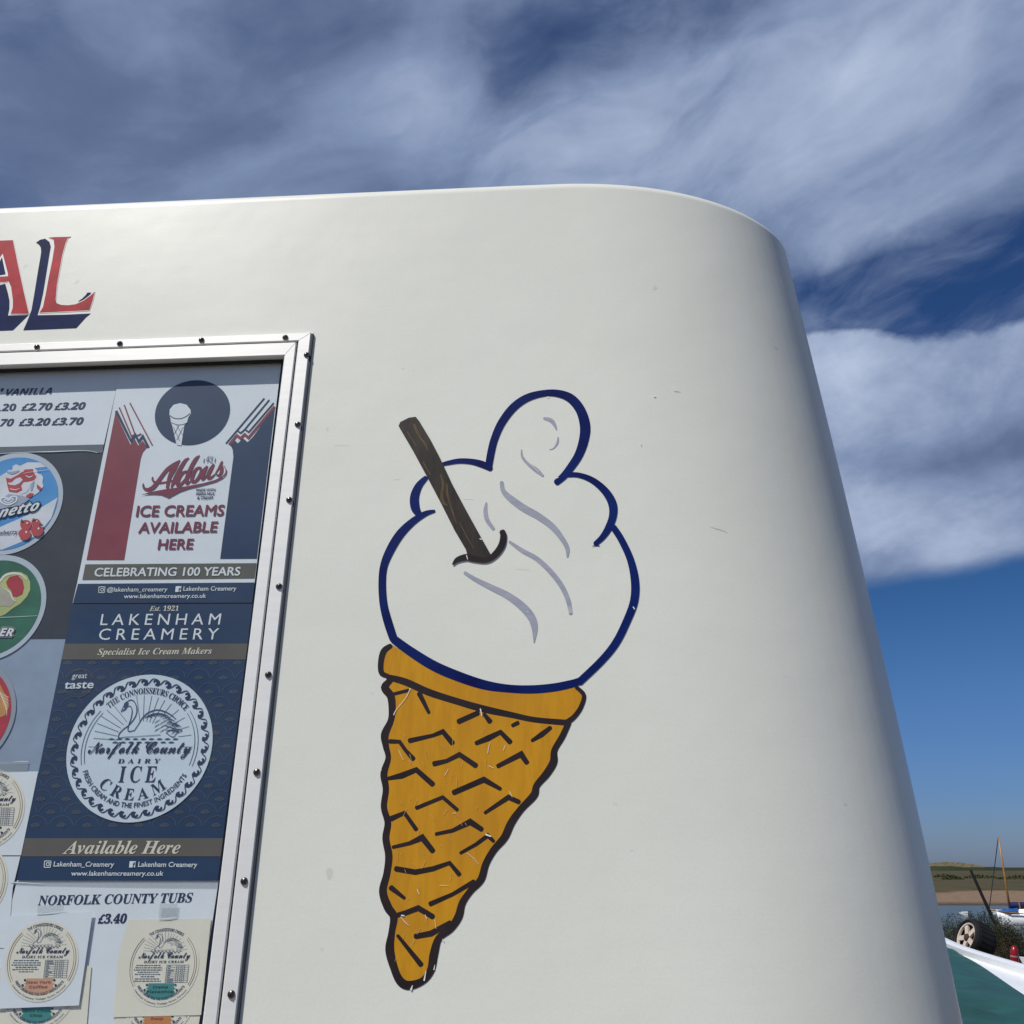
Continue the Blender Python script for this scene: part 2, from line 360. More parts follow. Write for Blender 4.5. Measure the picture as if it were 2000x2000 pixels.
def style_map(body, st):
    base = {'': None, 'B': (0x1d400, 0x1d41a, 0x1d7ce), 'BI': (0x1d468, 0x1d482, 0x1d7ce), 'SC': (0x1d4d0, 0x1d4ea, None), 'SBI': (0x1d63c, 0x1d656, 0x1d7ec), 'SB': (0x1d5d4, 0x1d5ee, 0x1d7ec), 'SI': (0x1d608, 0x1d622, 0x1d7e2)}[st]
    if not base: return body
    r = ''
    for c in body:
        if 'A' <= c <= 'Z': r += chr(base[0] + ord(c) - 65)
        elif 'a' <= c <= 'z': r += chr(base[1] + ord(c) - 97)
        elif '0' <= c <= '9' and base[2]: r += chr(base[2] + ord(c) - 48)
        else: r += c
    return r
def rawtext(body, bold, space):
    c = bpy.data.curves.new('t', 'FONT'); c.body = body; c.size = 1; c.resolution_u = 3; c.offset = bold; c.space_character = space
    o = bpy.data.objects.new('t', c); COL.objects.link(o); bpy.context.view_layer.update()
    me = bpy.data.meshes.new_from_object(o.evaluated_get(bpy.context.evaluated_depsgraph_get()))
    V = [(v.co.x, v.co.y) for v in me.vertices]; F = [tuple(p.vertices) for p in me.polygons]
    bpy.data.objects.remove(o); bpy.data.curves.remove(c); bpy.data.meshes.remove(me)
    return V, F
CAPS = {}
def textmesh(body, style, bold, space):
    key = (body, style, bold, space)
    if key not in TM:
        if style not in CAPS:
            V, _ = rawtext(style_map('H', style), 0, 1); CAPS[style] = max(v[1] for v in V) - max(0, min(v[1] for v in V))
        V, F = rawtext(style_map(body, style), bold, space)
        x0 = min(v[0] for v in V); x1 = max(v[0] for v in V)
        TM[key] = ([(x - x0, y) for x, y in V], F, x1 - x0, CAPS[style])
    return TM[key]
def zf(s, ox, oy): return lambda *p: (p[0] * s + ox, p[1] * s + oy) + tuple(q * s for q in p[2:])
z1 = zf(.33126, 0, 640); z2 = zf(.28986, 0, 1180); z3 = zf(.2588, 0, 1600); z5 = zf(.3519, 700, 720); z6 = zf(.38292, 700, 1220); z7 = zf(.33126, 0, 400)
n1 = zf(.10352, 0, 820); n2 = zf(.15528, 0, 1000); n3 = zf(.24845, 0, 1280); n4 = zf(.12422, 0, 1760); n5 = zf(.13458, 200, 1780); n6 = zf(.13977, 0, 450); n7 = zf(.1501, 270, 720)
def ZP(z, pts): return [z(*p) for p in pts]
def ell(c, A, B, r=1.0, n=64, t0=0, t1=2 * math.pi):
    c, A, B = map(np.array, (c, A, B)); end = abs(t1 - t0) > 6.28
    return [tuple(c + A * r * math.cos(t) + B * r * math.sin(t)) for t in np.linspace(t0, t1, n, endpoint=not end)]

# ================================================================== SETTING
def gz(px, py, z):
    r = ray(px, py); return CAM + r * ((z - CAM[2]) / r[2])
def gd(px, py, y):
    r = ray(px, py); return CAM + r * (y / r[1])
M_QUAY = mat('gravel', (.15, .13, .10), .9, .3, .3, 8, bump=.01)
def sheet(name, rows, xs, m, zf_=None, smooth=True):
    b = MB(); vs = []; fs = []
    for y, z in rows:
        for x in xs:
            vs.append((x, y, z + (zf_(x, y) if zf_ else 0)))
    n = len(xs)
    for i in range(len(rows) - 1):
        for j in range(n - 1): fs.append((i * n + j, i * n + j + 1, (i + 1) * n + j + 1, (i + 1) * n + j))
    b.add(vs, fs, m); return b.build(name, smooth=smooth)
XS = sorted(set([-6000, -3000, -1500, -700, -300, -150] + list(range(-80, 90, 8)) + [120, 200, 300, 450, 700, 1500, 3000, 6000]))
tag(sheet('ground', [(-400, 0), (-100, 0), (-20, 0), (0, 0), (8, 0), (17, -.02), (19, -.25), (21.5, -.9), (24, -1.6)], XS, M_QUAY), None, None, kind='structure')
def water_mat():
    m = bpy.data.materials.new('creek_water'); m.use_nodes = True; t = NT(m.node_tree); b = m.node_tree.nodes['Principled BSDF']
    b.inputs['Base Color'].default_value = (.070, .088, .088, 1); b.inputs['Roughness'].default_value = .3; b.inputs['Specular IOR Level'].default_value = .35; b.inputs['IOR'].default_value = 1.33
    tcn = t.new('ShaderNodeTexCoord'); mp = t.new('ShaderNodeMapping'); t.l.new(tcn.outputs['Object'], mp.inputs[0]); mp.inputs['Scale'].default_value = (.5, 1.6, 1)
    n = t.noise(mp.outputs[0], 1.6, 6, .6); bp = t.new('ShaderNodeBump'); bp.inputs['Distance'].default_value = .06; bp.inputs['Strength'].default_value = .7
    t.l.new(n, bp.inputs['Height']); t.l.new(bp.outputs[0], b.inputs['Normal']); return m
tag(sheet('water', [(18, -1.0), (40, -1.0), (80, -1.0), (110, -1.0)], XS, water_mat()), None, None, kind='structure')
def marsh_mat():
    m = bpy.data.materials.new('saltmarsh'); m.use_nodes = True; t = NT(m.node_tree); b = m.node_tree.nodes['Principled BSDF']
    tcn = t.new('ShaderNodeTexCoord'); o = tcn.outputs['Object']; mp = t.new('ShaderNodeMapping'); t.l.new(o, mp.inputs[0]); mp.inputs['Scale'].default_value = (.25, .06, 1)
    mp2 = t.new('ShaderNodeMapping'); t.l.new(o, mp2.inputs[0]); mp2.inputs['Scale'].default_value = (1.2, .5, 1)
    n = t.noise(mp.outputs[0], .8, 6, .65); f = t.noise(mp2.outputs[0], 1.5, 4, .6)
    c = t.ramp(n, [(.3, (.034, .036, .014)), (.46, (.066, .060, .026)), (.60, (.088, .066, .036)), (.72, (.042, .046, .016))])
    c = t.mix(t.maprange(f, .3, .7, 0, .45), c, (.035, .036, .018, 1))
    sep = t.new('ShaderNodeSeparateXYZ'); t.l.new(o, sep.inputs[0])
    warp = t.m('MULTIPLY_ADD', t.m('SUBTRACT', t.noise(mp2.outputs[0], .12, 4, .6), .5), 9.0, sep.outputs[1])
    sand = t.mix(t.maprange(f, .3, .7), (.165, .112, .074, 1), (.215, .150, .102, 1))
    wet = t.mix(t.maprange(warp, 76, 82), (.055, .043, .034, 1), sand)
    c = t.mix(t.maprange(warp, 93.5, 96), wet, c)
    t.l.new(c, b.inputs['Base Color']); b.inputs['Roughness'].default_value = .95; b.inputs['Specular IOR Level'].default_value = .15
    return m
def mz(x, y):
    return (.10 * math.sin(x * .21 + y * .05) + .08 * math.sin(x * .53 + 1.3) * math.sin(y * .3)) * (1 if y > 96 else .35)
tag(sheet('marsh_bank', [(70, -1.5), (74, -1.12), (78, -.93), (84, -.78), (90, -.66), (93, -.60), (95, -.42), (98, -.32), (110, -.25), (130, -.2), (170, -.1), (230, 0), (320, .2), (500, .4), (800, .7), (1300, 1.0), (2500, 1.5)], XS, marsh_mat(), mz), None, None, kind='structure')
# far dune ridge and hedge line
M_DUNE = mat('dune', (.060, .066, .028), .95, .1, 0, .30, col2=(.20, .145, .09))
M_HEDGE = mat('far_scrub', (.030, .038, .018), .95, .1, .3, .05)
def ridge(name, m, y0, y1, x0, x1, hf, n=120):
    b = MB(); vs = []; fs = []; rows = 7
    for i in range(rows):
        t = i / (rows - 1); prof = math.sin(math.pi * t) ** .7
        for x in np.linspace(x0, x1, n): vs.append((x, y0 + (y1 - y0) * t, -.6 + (hf(x) + .6) * prof))
    for i in range(rows - 1):
        for j in range(n - 1): fs.append((i * n + j, i * n + j + 1, (i + 1) * n + j + 1, (i + 1) * n + j))
    b.add(vs, fs, m); return b.build(name, smooth=True)
def dune_h(x):
    px = 1000 + x / 640 * FPX / math.cos(PITCH)
    h = 4.6 * math.exp(-((px - 1833) / 11.) ** 2) + 4.0 * math.exp(-((px - 1795) / 22.) ** 2) + 1.6 * math.exp(-((px - 1850) / 9.) ** 2)
    return h * (1 + .09 * math.sin(x * .55) + .10 * math.sin(x * 1.31 + 1) + .06 * math.sin(x * 2.7))
tag(ridge('hills', M_DUNE, 560, 690, 150, 400, dune_h), None, None, kind='structure')
def hedge_h(x): return 1.75 + .25 * math.sin(x * .11) + .18 * math.sin(x * .31) + .12 * math.sin(x * .73)
tag(ridge('far_bank', M_HEDGE, 440, 470, -200, 600, hedge_h, 300), None, None, kind='structure')

# ================================================================== THE VAN
VLOC = P0 + EU * -1.0 - NH * .6; VLOC = (VLOC[0], VLOC[1], 0.0)
van = thing('ice_cream_van', 'cream white ice cream van with big painted cone beside its poster filled window', 'van', VLOC)
SA, SB, SC_, RS, RW, Z0, KS, RR, EX, KW, K2, S0 = 0.4461070, 0.0671435, 0.0230145, 0.3326610, 0.2569454, 2.5065432, -0.0017648, 0.0139319, 2.6696835, 0.3011144, 0.5188225, 0.0390635
WID = 1.9                                                  # width of the body across
def van_point(s, w):  # horizontal position
    return np.array([P0[0], P0[1], 0]) + s * EU - w * NH
FRONT = -3.1
# window opening in side coordinates, from the frame's own corners
FOFF = .0043
def side(P): d = np.array(P) - P0; return np.array([d @ EU, d @ EV])
def unside(q, off=0.0): return P0 + q[0] * EU + q[1] * EV + EN * off
TRo = side(W(608, 649, FOFF)); dT = side(W(0, 671.6, FOFF)) - TRo; dT /= np.linalg.norm(dT); dR = side(W(459.4, 2000, FOFF)) - TRo; dR /= np.linalg.norm(dR)
WLEN, WHGT = 1.25, .86
def fcorner(a, b):   # a metres left along the top, b metres down along the side
    return TRo + dT * a + dR * b
hole = (fcorner(WLEN - .016, 0)[0], fcorner(.017, .4)[0], fcorner(0, WHGT - .016)[1] * math.cos(LEAN) + P0[2], fcorner(.3, .015)[1] * math.cos(LEAN) + P0[2])
zt0 = Z0 - RR
zs = sorted(set([.35, .6, .9, 1.1] + list(np.linspace(1.2, zt0, 22)) + [hole[2], hole[3]]))
ss = sorted(set([FRONT, -2.6, -2.0] + list(np.linspace(-1.7, 0, 18)) + [hole[0], hole[1]]))
th = np.arcsin(np.linspace(0, 1, 60) ** 1.35); th = np.sort(np.concatenate([th, np.linspace(0, math.pi / 2, 24)[1:-1]]))
def ring(z, t):
    ins, up = RR * (1 - math.cos(t)), RR * math.sin(t)
    sr = SA - SB * (z - 2) - SC_ * (z - 2) ** 2 - ins; fade = min(1, max(0, (z - 1.6) / .8))
    cs = [x for x in ss if x < sr - RS - .02]; pts = []
    for x in cs: pts.append((x, ins, 0))
    for q in th: pts.append((sr - RS + RS * math.sin(q) ** (2 / EX), ins + RW - RW * math.cos(q) ** (2 / EX), 1))
    for w in (.5, .9): pts.append((sr + .02 * math.sin(math.pi * w / WID), w, 2))
    far = [(sr - RS + RS * math.sin(q) ** (2 / EX), WID - ins - RW + RW * math.cos(q) ** (2 / EX), 3) for q in np.linspace(math.pi / 2, 0, 12)]
    pts += far + [(x, WID - ins, 3) for x in cs[::-1] if x in (FRONT, -2.0) or abs(x + .5) < .06]
    pts += [(FRONT - .0 + ins * .5, WID * .5, 4)]
    out = []
    for s, w, k in pts:
        wl = TL * (z - P0[2])
        ww = w + wl if k in (0, 1) else (w + wl * (1 - 2 * w / WID))
        dz = (KS * s + KW * (min(ww, .30) - .1) - K2 * max(0, s - S0) ** 2) * fade
        if k in (0, 1): ww += TL * dz
        P = van_point(s, ww); out.append(np.array([P[0], P[1], z + up + dz]))
    return out, len(cs)
NCS = None; levels = []
for z in zs: levels.append(ring(z, 0))
for t in np.linspace(0, math.pi / 2, 9)[1:]: levels.append(ring(zt0, t))
ncs = min(l[1] for l in levels)
assert all(l[1] == ncs for l in levels), [l[1] for l in levels]
R = [l[0] for l in levels]; n = len(R[0]); b = MB(); vs = [p for r in R for p in r]; fs = []
for i in range(len(R) - 1):
    for j in range(n):
        if i < len(zs) - 1 and j < ncs - 1 and ss[j] >= hole[0] - 1e-6 and ss[j + 1] <= hole[1] + 1e-6 and zs[i] >= hole[2] - 1e-6 and zs[i + 1] <= hole[3] + 1e-6: continue
        fs.append((i * n + j, i * n + (j + 1) % n, (i + 1) * n + (j + 1) % n, (i + 1) * n + j))
# domed roof
ctr = np.mean(R[-1], 0) + [0, 0, .05]; vs.append(ctr); ci = len(vs) - 1
mid = [p * .55 + ctr * .45 + np.array([0, 0, .012]) for p in R[-1]]; mb = len(vs); vs += mid; L = (len(R) - 1) * n
for j in range(n):
    fs.append((L + j, L + (j + 1) % n, mb + (j + 1) % n, mb + j)); fs.append((mb + j, mb + (j + 1) % n, ci))
b.add(vs, fs, PAINT); body = b.build('body', van, smooth=True)
# recess behind the window
b = MB(); D = -.038
h0, h1 = np.array([hole[0], (hole[2] - P0[2]) / math.cos(LEAN)]), np.array([hole[1], (hole[3] - P0[2]) / math.cos(LEAN)])
cs4 = [(h0[0], h0[1]), (h1[0], h0[1]), (h1[0], h1[1]), (h0[0], h1[1])]
vs = [unside(c, -.0005) for c in cs4] + [unside(c, D) for c in cs4]
b.add(vs, [(4, 5, 6, 7)] + [(i, (i + 1) % 4, 4 + (i + 1) % 4, 4 + i) for i in range(4)], M_DARKIN)
b.build('window_recess', van)
# aluminium frame, two strips with a groove, mitred corners
WT_o, WT_g, WT_i = 0.0, None, None
def wid_top(px, py): return float(np.dot(side(W(px, py, FOFF)) - TRo, dR))
def wid_side(px, py): 
    q = side(W(px, py, FOFF)) - TRo; M2 = np.array([dT, dR]).T; return float(np.linalg.solve(M2, q)[0])
T_g, T_i = wid_top(400, 673.5), wid_top(400, 700.0)
S_g, S_i = wid_side(*z2(1790, 60)), wid_side(*z2(1702, 60))
b = MB()
def rail(aA, aB, m, off0, off1, ch=.0012):
    """a mitred strip loop between inset aA=(top,side) and aB"""
    def loop(a, o): 
        return [unside(fcorner(WLEN - a[1], a[0]), o), unside(fcorner(a[1], a[0]), o), unside(fcorner(a[1], WHGT - a[0]), o), unside(fcorner(WLEN - a[1], WHGT - a[0]), o)]
    ac = (aA[0] + ch, aA[1] + ch); bc = (aB[0] - ch, aB[1] - ch)
    loops = [loop(aA, off0), loop(aA, off1 - ch), loop(ac, off1), loop(bc, off1), loop(aB, off1 - ch), loop(aB, off0)]
    for i in range(4):
        e = .00035
        for k in range(5):
            A0, A1, B1, B0 = loops[k][i], loops[k][(i + 1) % 4], loops[k + 1][(i + 1) % 4], loops[k + 1][i]
            d = (A1 - A0) / np.linalg.norm(A1 - A0)
            b.add([A0 + d * e, A1 - d * e, B1 - d * e, B0 + d * e], [(0, 1, 2, 3)], m)
rail((0, 0), (T_g - .0009, S_g - .0009), M_ALU, -.0005, FOFF)
rail((T_g + .0009, S_g + .0009), (T_i, S_i), M_ALU, -.0068, FOFF + .0003)
rail((.001, .001), (T_i - .001, S_i - .001), M_GROOVE, -.0004, FOFF - .002, .0005)
frame = b.build('window_frame', van)
b = MB(); rail((T_i + .0002, S_i + .0002), (T_i + .004, S_i + .0022), M_RUBBER, -.0069, -.0035, .0006); b.build('rubber_seal', van)
b = MB(); c = [fcorner(WLEN - S_i, T_i), fcorner(S_i, T_i), fcorner(S_i, WHGT - T_i), fcorner(WLEN - S_i, WHGT - T_i)]
b.add([unside(q, -.0070) for q in c], [(0, 3, 2, 1)], M_GLASS); b.build('window_pane', van)
b = MB(); q0, q1, q2, q3 = fcorner(.0001, .002), fcorner(-.0024, .0005), fcorner(-.0024, WHGT), fcorner(.0001, WHGT)  # painted shade: dark strip for the right rail's shaded side and its shadow
b.add([unside(q, o_) for o_ in (-.0003, FOFF - .0012) for q in (q0, q1, q2, q3)], [(4, 7, 6, 5), (0, 1, 5, 4), (1, 2, 6, 5), (2, 3, 7, 6)], mat('painted_edge_shade', (.035, .038, .045), .7, .3, .3, 30)); b.build('edge_shade_strip', van)
# screws: one built, the rest copied
SCR = [(72.2, 677.6), (233.9, 671), (393.5, 664.3), (557.2, 659), (598.9, 693.2), (581.4, 828.8), (564.8, 976.2), (544.9, 1145.2), (524, 1317.7), (501.5, 1508), (476.8, 1721), (451.7, 1942)]
b = MB()
b.lathe((0, 0, 0), (0, 0, 1), [(.0038, -.0004), (.0038, .0003), (.0035, .0011), (.0027, .0019), (.0014, .0024), (0.0001, .0026)], M_SCREW, 20)
for a in (0, math.pi / 2):
    d = np.array([math.cos(a), math.sin(a), 0]); e = np.array([-d[1], d[0], 0]); b.box((0, 0, .00195), d * .0021, e * .00045, np.array([0, 0, .00075]), M_SLOT)
off_save = OFF[van.name]
s0 = b.build('screw', None, (0, 0, 0), smooth=True)
from mathutils import Matrix
def place_screw(o, px, py, rot):
    P = W(px, py, FOFF + .0002) - off_save
    ex, ey = math.cos(rot) * EU + math.sin(rot) * EV, -math.sin(rot) * EU + math.cos(rot) * EV
    o.parent = frame; o.matrix_local = Matrix(((ex[0], ey[0], EN[0], P[0]), (ex[1], ey[1], EN[1], P[1]), (ex[2], ey[2], EN[2], P[2]), (0, 0, 0, 1)))
for i, (px, py) in enumerate(SCR):
    o = s0
    if i: o = s0.copy(); COL.objects.link(o)
    place_screw(o, px, py, .4 + i * 1.13)

# ---- painted lettering "AL"
PO = .0003
Lred = ZP(n6, [(680, 99), (760, 93), (990, 88), (945, 110), (915, 180), (870, 340), (830, 560), (795, 760), (778, 960), (790, 1015), (850, 1040), (950, 1045), (1060, 1030), (1170, 980), (1270, 905), (1325, 855), (1300, 960), (1250, 1115), (900, 1133), (550, 1150), (600, 1070), (640, 880), (680, 660), (730, 420), (760, 230), (750, 130)])
Lblu = ZP(n6, [(503, 170), (560, 130), (630, 115), (690, 160), (708, 225), (690, 330), (640, 640), (600, 880), (560, 1060), (522, 1185), (900, 1178), (1268, 1160), (1200, 1215), (1065, 1365), (700, 1380), (325, 1395), (380, 1270), (440, 1110), (480, 880), (530, 570), (560, 400), (575, 300), (570, 240), (545, 200)])
Lsm = ZP(n6, [(1085, 995), (1150, 950), (1200, 900), (1220, 868), (1275, 868), (1230, 930), (1160, 980)])
Ared = ZP(n6, [(-70, 145), (180, 135), (250, 480), (330, 850), (403, 1165), (148, 1165), (178, 1080), (180, 980), (155, 790), (120, 712), (60, 722), (-150, 726), (-250, 1165), (-400, 1165), (-120, 330)])
Acut = ZP(n6, [(38, 325), (110, 600), (112, 640), (-120, 655), (-30, 420)])
Abl1 = ZP(n6, [(28, 375), (78, 615), (0, 628), (-95, 640), (-20, 460)])
Abl2 = ZP(n6, [(-140, 770), (0, 762), (72, 745), (110, 880), (130, 980), (128, 1100), (108, 1190), (400, 1180), (180, 1395), (-60, 1405), (-160, 1300), (-190, 1000)])
lets = MB(); lets.poly(Lblu, PO, M_BLUE); lets.poly(Lsm, PO, M_BLUE)
lets.ribbon([(x, y, 2.6) for x, y in Lred], PO + .00005, M_CHIP, smooth=False, closed=True)
lets.poly(Lred, PO + .00012, M_RED); lets.build('painted_letter', van)
lets = MB(); lets.poly(Abl2, PO, M_BLUE); lets.ribbon([(x, y, 2.6) for x, y in Ared], PO + .00005, M_CHIP, smooth=False, closed=True)
lets.poly(Ared, PO + .00012, M_RED); lets.poly(Acut, PO + .0002, M_CHIP); lets.poly(Abl1, PO + .00028, M_BLUE); lets.build('painted_letter', van)

# ---- painted cone
oc = thing('x', '', '', (0, 0, 0)); bpy.data.objects.remove(oc)
cone_rim_fill = ZP(z6, [(165, 98), (130, 135), (115, 190), (118, 245), (150, 265), (330, 330), (600, 420), (850, 475), (1060, 500), (1110, 450), (1150, 370), (1130, 320), (1100, 308), (930, 345), (740, 335), (500, 275), (300, 185)])
edge = [(165, 282, 28), (135, 320, 40), (165, 365, 40), (172, 430, 36), (165, 490, 32), (135, 560, 40), (140, 620, 32), (152, 680, 28), (130, 760, 36), (140, 840, 32), (130, 930, 32), (150, 1010, 34), (140, 1090, 36), (155, 1180, 38), (145, 1270, 36), (125, 1360, 40), (150, 1440, 44), (180, 1490, 40), (170, 1570, 34), (160, 1660, 46), (185, 1760, 40), (215, 1820, 44), (260, 1840, 46), (330, 1815, 36), (370, 1760, 40), (385, 1680, 44), (410, 1600, 36), (470, 1550, 38), (510, 1490, 42), (530, 1420, 36), (570, 1360, 34), (625, 1300, 38), (650, 1220, 36), (690, 1150, 36), (745, 1085, 40), (780, 1010, 40), (830, 940, 36), (895, 870, 40), (910, 820, 34), (960, 760, 40), (995, 700, 40), (1000, 640, 32), (1040, 570, 32), (1072, 500, 30)]
b = MB()
fill = catmull(np.array(edge, float), 4)[:, :2]; fill = [tuple(p) for p in fill] + [(900, 482), (780, 458), (640, 428), (500, 388), (360, 342), (240, 290)]
b.poly(ZP(z6, fill), PO, M_OCHRE); b.poly(cone_rim_fill, PO + .00005, M_OCHRE)
wafer_mb = b
b = MB(); o2 = PO + .00015
b.ribbon(ZP(z6, edge), o2, M_BROWN)
b.ribbon(ZP(z6, [(165, 108, 26), (130, 135, 32), (115, 190, 30), (118, 245, 28), (150, 262, 22)]), o2, M_BROWN)
b.ribbon(ZP(z6, [(1112, 320, 20), (1150, 360, 22), (1135, 420, 24), (1100, 470, 26), (1060, 500, 30)]), o2, M_BROWN)
b.ribbon(ZP(z6, [(150, 268, 30), (240, 292, 36), (360, 345, 36), (500, 390, 34), (640, 430, 36), (780, 460, 30), (900, 485, 28), (1065, 500, 30)]), o2, M_BROWN)
for ch in [[(175, 355), (255, 335)], [(310, 350), (335, 400), (360, 450)], [(510, 495), (610, 450)], [(640, 455), (672, 495)], [(785, 515), (815, 500)], [(885, 592), (935, 560), (980, 525)],
           [(260, 592), (380, 565), (430, 545), (480, 605)], [(600, 605), (660, 580), (725, 548), (775, 600)], [(160, 595), (210, 597), (240, 640), (280, 685)], [(385, 710), (450, 695), (515, 662), (600, 720)],
           [(710, 722), (830, 660), (860, 705)], [(150, 785), (220, 770), (295, 740), (380, 815)], [(485, 857), (640, 790), (725, 838)], [(295, 935), (430, 880), (505, 945)], [(645, 960), (765, 880), (820, 905)],
           [(165, 990), (235, 960), (295, 1045)], [(395, 1068), (480, 1050), (570, 1005), (630, 1045)], [(520, 1165), (600, 1120), (660, 1075), (690, 1105)], [(175, 1135), (260, 1115), (325, 1085), (380, 1155)],
           [(190, 1245), (290, 1262), (380, 1245), (465, 1215), (515, 1275)], [(165, 1340), (235, 1395)], [(365, 1425), (480, 1375), (590, 1310)], [(185, 1485), (240, 1470), (305, 1445), (380, 1490)],
           [(290, 1590), (370, 1575), (470, 1520)], [(200, 1585), (320, 1735)]]:
    k = len(ch); b.ribbon(ZP(z6, [(x, y, 25 + 6 * math.sin(i * 1.7 + x) - (3 if i in (0, k - 1) else 0)) for i, (x, y) in enumerate(ch)]), o2, M_BROWN, smooth=False)
outline_mb = b; o3 = PO + .0006
chips = [[(265, 325, 6), (240, 375, 4), (195, 430, 4), (180, 460, 8)], [(622, 430, 10), (630, 465, 6)], [(650, 1070, 14), (676, 1080, 10)], [(215, 1490, 4), (240, 1520, 5), (258, 1535, 2)], [(340, 1480, 5), (348, 1500, 4)], [(390, 1505, 3), (396, 1550, 3)],
         [(268, 1862, 16), (276, 1840, 5)], [(335, 1815, 12), (345, 1765, 5)], [(385, 1760, 8), (390, 1735, 3)], [(430, 1605, 7), (434, 1615, 5)], [(112, 735, 8), (118, 742, 5)], [(220, 1483, 12), (234, 1485, 8)], [(660, 655, 4), (664, 625, 4), (672, 600, 2)], [(740, 640, 4), (748, 615, 2)], [(555, 1165, 3), (590, 1195, 3), (612, 1222, 2)], [(300, 1350, 5), (310, 1375, 3)], [(415, 1330, 3), (460, 1330, 2)], [(770, 850, 4), (785, 880, 3)], [(440, 770, 3), (458, 735, 2)], [(665, 720, 4), (690, 732, 3)], [(480, 962, 3), (496, 960, 3)], [(205, 640, 3), (228, 690, 2)]]
for c in chips: outline_mb.ribbon(ZP(z6, c), o3, M_CHIP, scale=.65)
b = wafer_mb
for i in range(46):
    t = random.random(); y = 480 + 1250 * t; x = random.uniform(190, 190 + (1 - t) * 640 + 60); a = random.uniform(.9, 2.2); l = random.uniform(8, 46)
    b.ribbon(ZP(z6, [(x, y, 2.2), (x + l * math.cos(a), y + l * math.sin(a), 1.2)]), o3, art('pale_scratch', (.60, .42, .17), .1), smooth=False)
wafer = wafer_mb.build('painted_wafer_cone', van); outline_mb.build('cone_outline', wafer)
b = MB()
for st in [[(722, 548, 40), (735, 470, 42), (755, 390, 42), (795, 300, 44), (860, 215, 45), (940, 160, 42), (1040, 135, 36), (1120, 140, 42), (1185, 170, 50), (1235, 235, 54), (1258, 320, 58), (1250, 400, 54), (1222, 480, 48), (1180, 545, 44), (1140, 595, 40), (1098, 632, 34)],
           [(1150, 590, 26), (1220, 590, 28), (1300, 620, 34), (1370, 680, 42), (1410, 750, 48), (1412, 820, 44), (1385, 890, 40), (1350, 940, 32), (1314, 972, 26)],
           [(735, 555, 30), (690, 532, 38), (630, 516, 32), (560, 512, 28), (500, 522, 24), (460, 532, 18)],
           [(375, 605, 26), (335, 650, 40), (312, 710, 50), (315, 770, 50), (335, 806, 36)],
           [(422, 790, 16), (370, 805, 30), (300, 850, 40), (230, 920, 48), (175, 1010, 48), (140, 1100, 42), (132, 1200, 42), (140, 1310, 44), (165, 1410, 48), (195, 1500, 46)],
           [(195, 1500, 46), (290, 1570, 52), (420, 1650, 56), (560, 1710, 56), (700, 1755, 52), (830, 1775, 44), (960, 1780, 46), (1080, 1770, 46), (1180, 1750, 44), (1225, 1735, 40)],
           [(1415, 880, 36), (1460, 950, 38), (1510, 1060, 40), (1535, 1180, 46), (1530, 1290, 46), (1490, 1400, 44), (1430, 1520, 44), (1350, 1620, 42), (1225, 1740, 42)]]:
    b.ribbon(ZP(z5, st), o2 + .0001, M_NAVY)
for c in [[(1525, 1322, 6), (1533, 1335, 5)], [(1048, 158, 5), (1056, 156, 3)], [(1100, 607, 5), (1112, 602, 2)]]: b.ribbon(ZP(z5, c), o3, M_CHIP)
for k in range(6): b.ribbon(ZP(z5, [(1318 + k * 4, 968 + k * 3, 4), (1298 + k * 5, 988 - k * 1, 1.5)]), o2 + .0001, M_NAVY, smooth=False)
swirl = b.build('painted_ice_cream_outline', van)
b = MB()
for st in [[(1030, 275, 14), (1065, 285, 22), (1085, 305, 20), (1100, 340, 6)], [(1108, 380, 6), (1105, 410, 12), (1085, 440, 6), (1060, 450, 3)], [(905, 450, 6), (910, 490, 14), (945, 530, 18), (990, 565, 24), (1025, 595, 12)],
           [(795, 630, 20), (805, 680, 26), (850, 725, 36), (920, 775, 40), (1000, 820, 38), (1080, 880, 34), (1135, 950, 28), (1160, 1000, 24), (1160, 1045, 10)], [(710, 745, 10), (705, 790, 22), (715, 840, 24), (750, 890, 18)],
           [(838, 960, 14), (910, 1010, 24), (990, 1055, 26), (1070, 1130, 28), (1130, 1210, 28), (1165, 1290, 26), (1178, 1360, 20)], [(590, 1132, 18), (650, 1170, 24), (740, 1215, 32), (830, 1260, 38), (910, 1320, 44), (960, 1380, 44), (978, 1440, 34), (975, 1520, 6)]]:
    b.ribbon(ZP(z5, st), PO, M_GREY)
for k in range(4): b.ribbon(ZP(z5, [(1168 + k * 5, 1355, 2.5), (1166 + k * 5, 1320, 1)]), PO + .0002, M_CHIP, smooth=False)
b.ribbon(ZP(z5, [(930, 1348, 3), (945, 1352, 4)]), PO + .0002, M_CHIP, smooth=False); b.ribbon(ZP(z5, [(925, 500, 3), (960, 535, 3), (1000, 572, 3)]), PO + .0002, M_CHIP)
b.build('painted_swirl_shade', van)
b = MB(); o4 = PO + .0008
b.poly(ZP(z5, [(223, 318), (232, 296), (280, 272), (318, 267), (338, 292), (402, 398), (450, 490), (520, 640), (600, 790), (680, 935), (742, 1045), (735, 1068), (708, 1078), (640, 1066), (604, 1030), (596, 1002), (530, 890), (460, 750), (380, 598), (300, 450)]), o4, M_FLAKE)
b.ribbon(ZP(z5, [(524, 1086, 10), (550, 1060, 28), (600, 1046, 36), (640, 1055, 34), (710, 1062, 30), (760, 1030, 36), (795, 980, 38), (805, 930, 36), (798, 903, 32)]), o4 + .00005, M_BROWN)
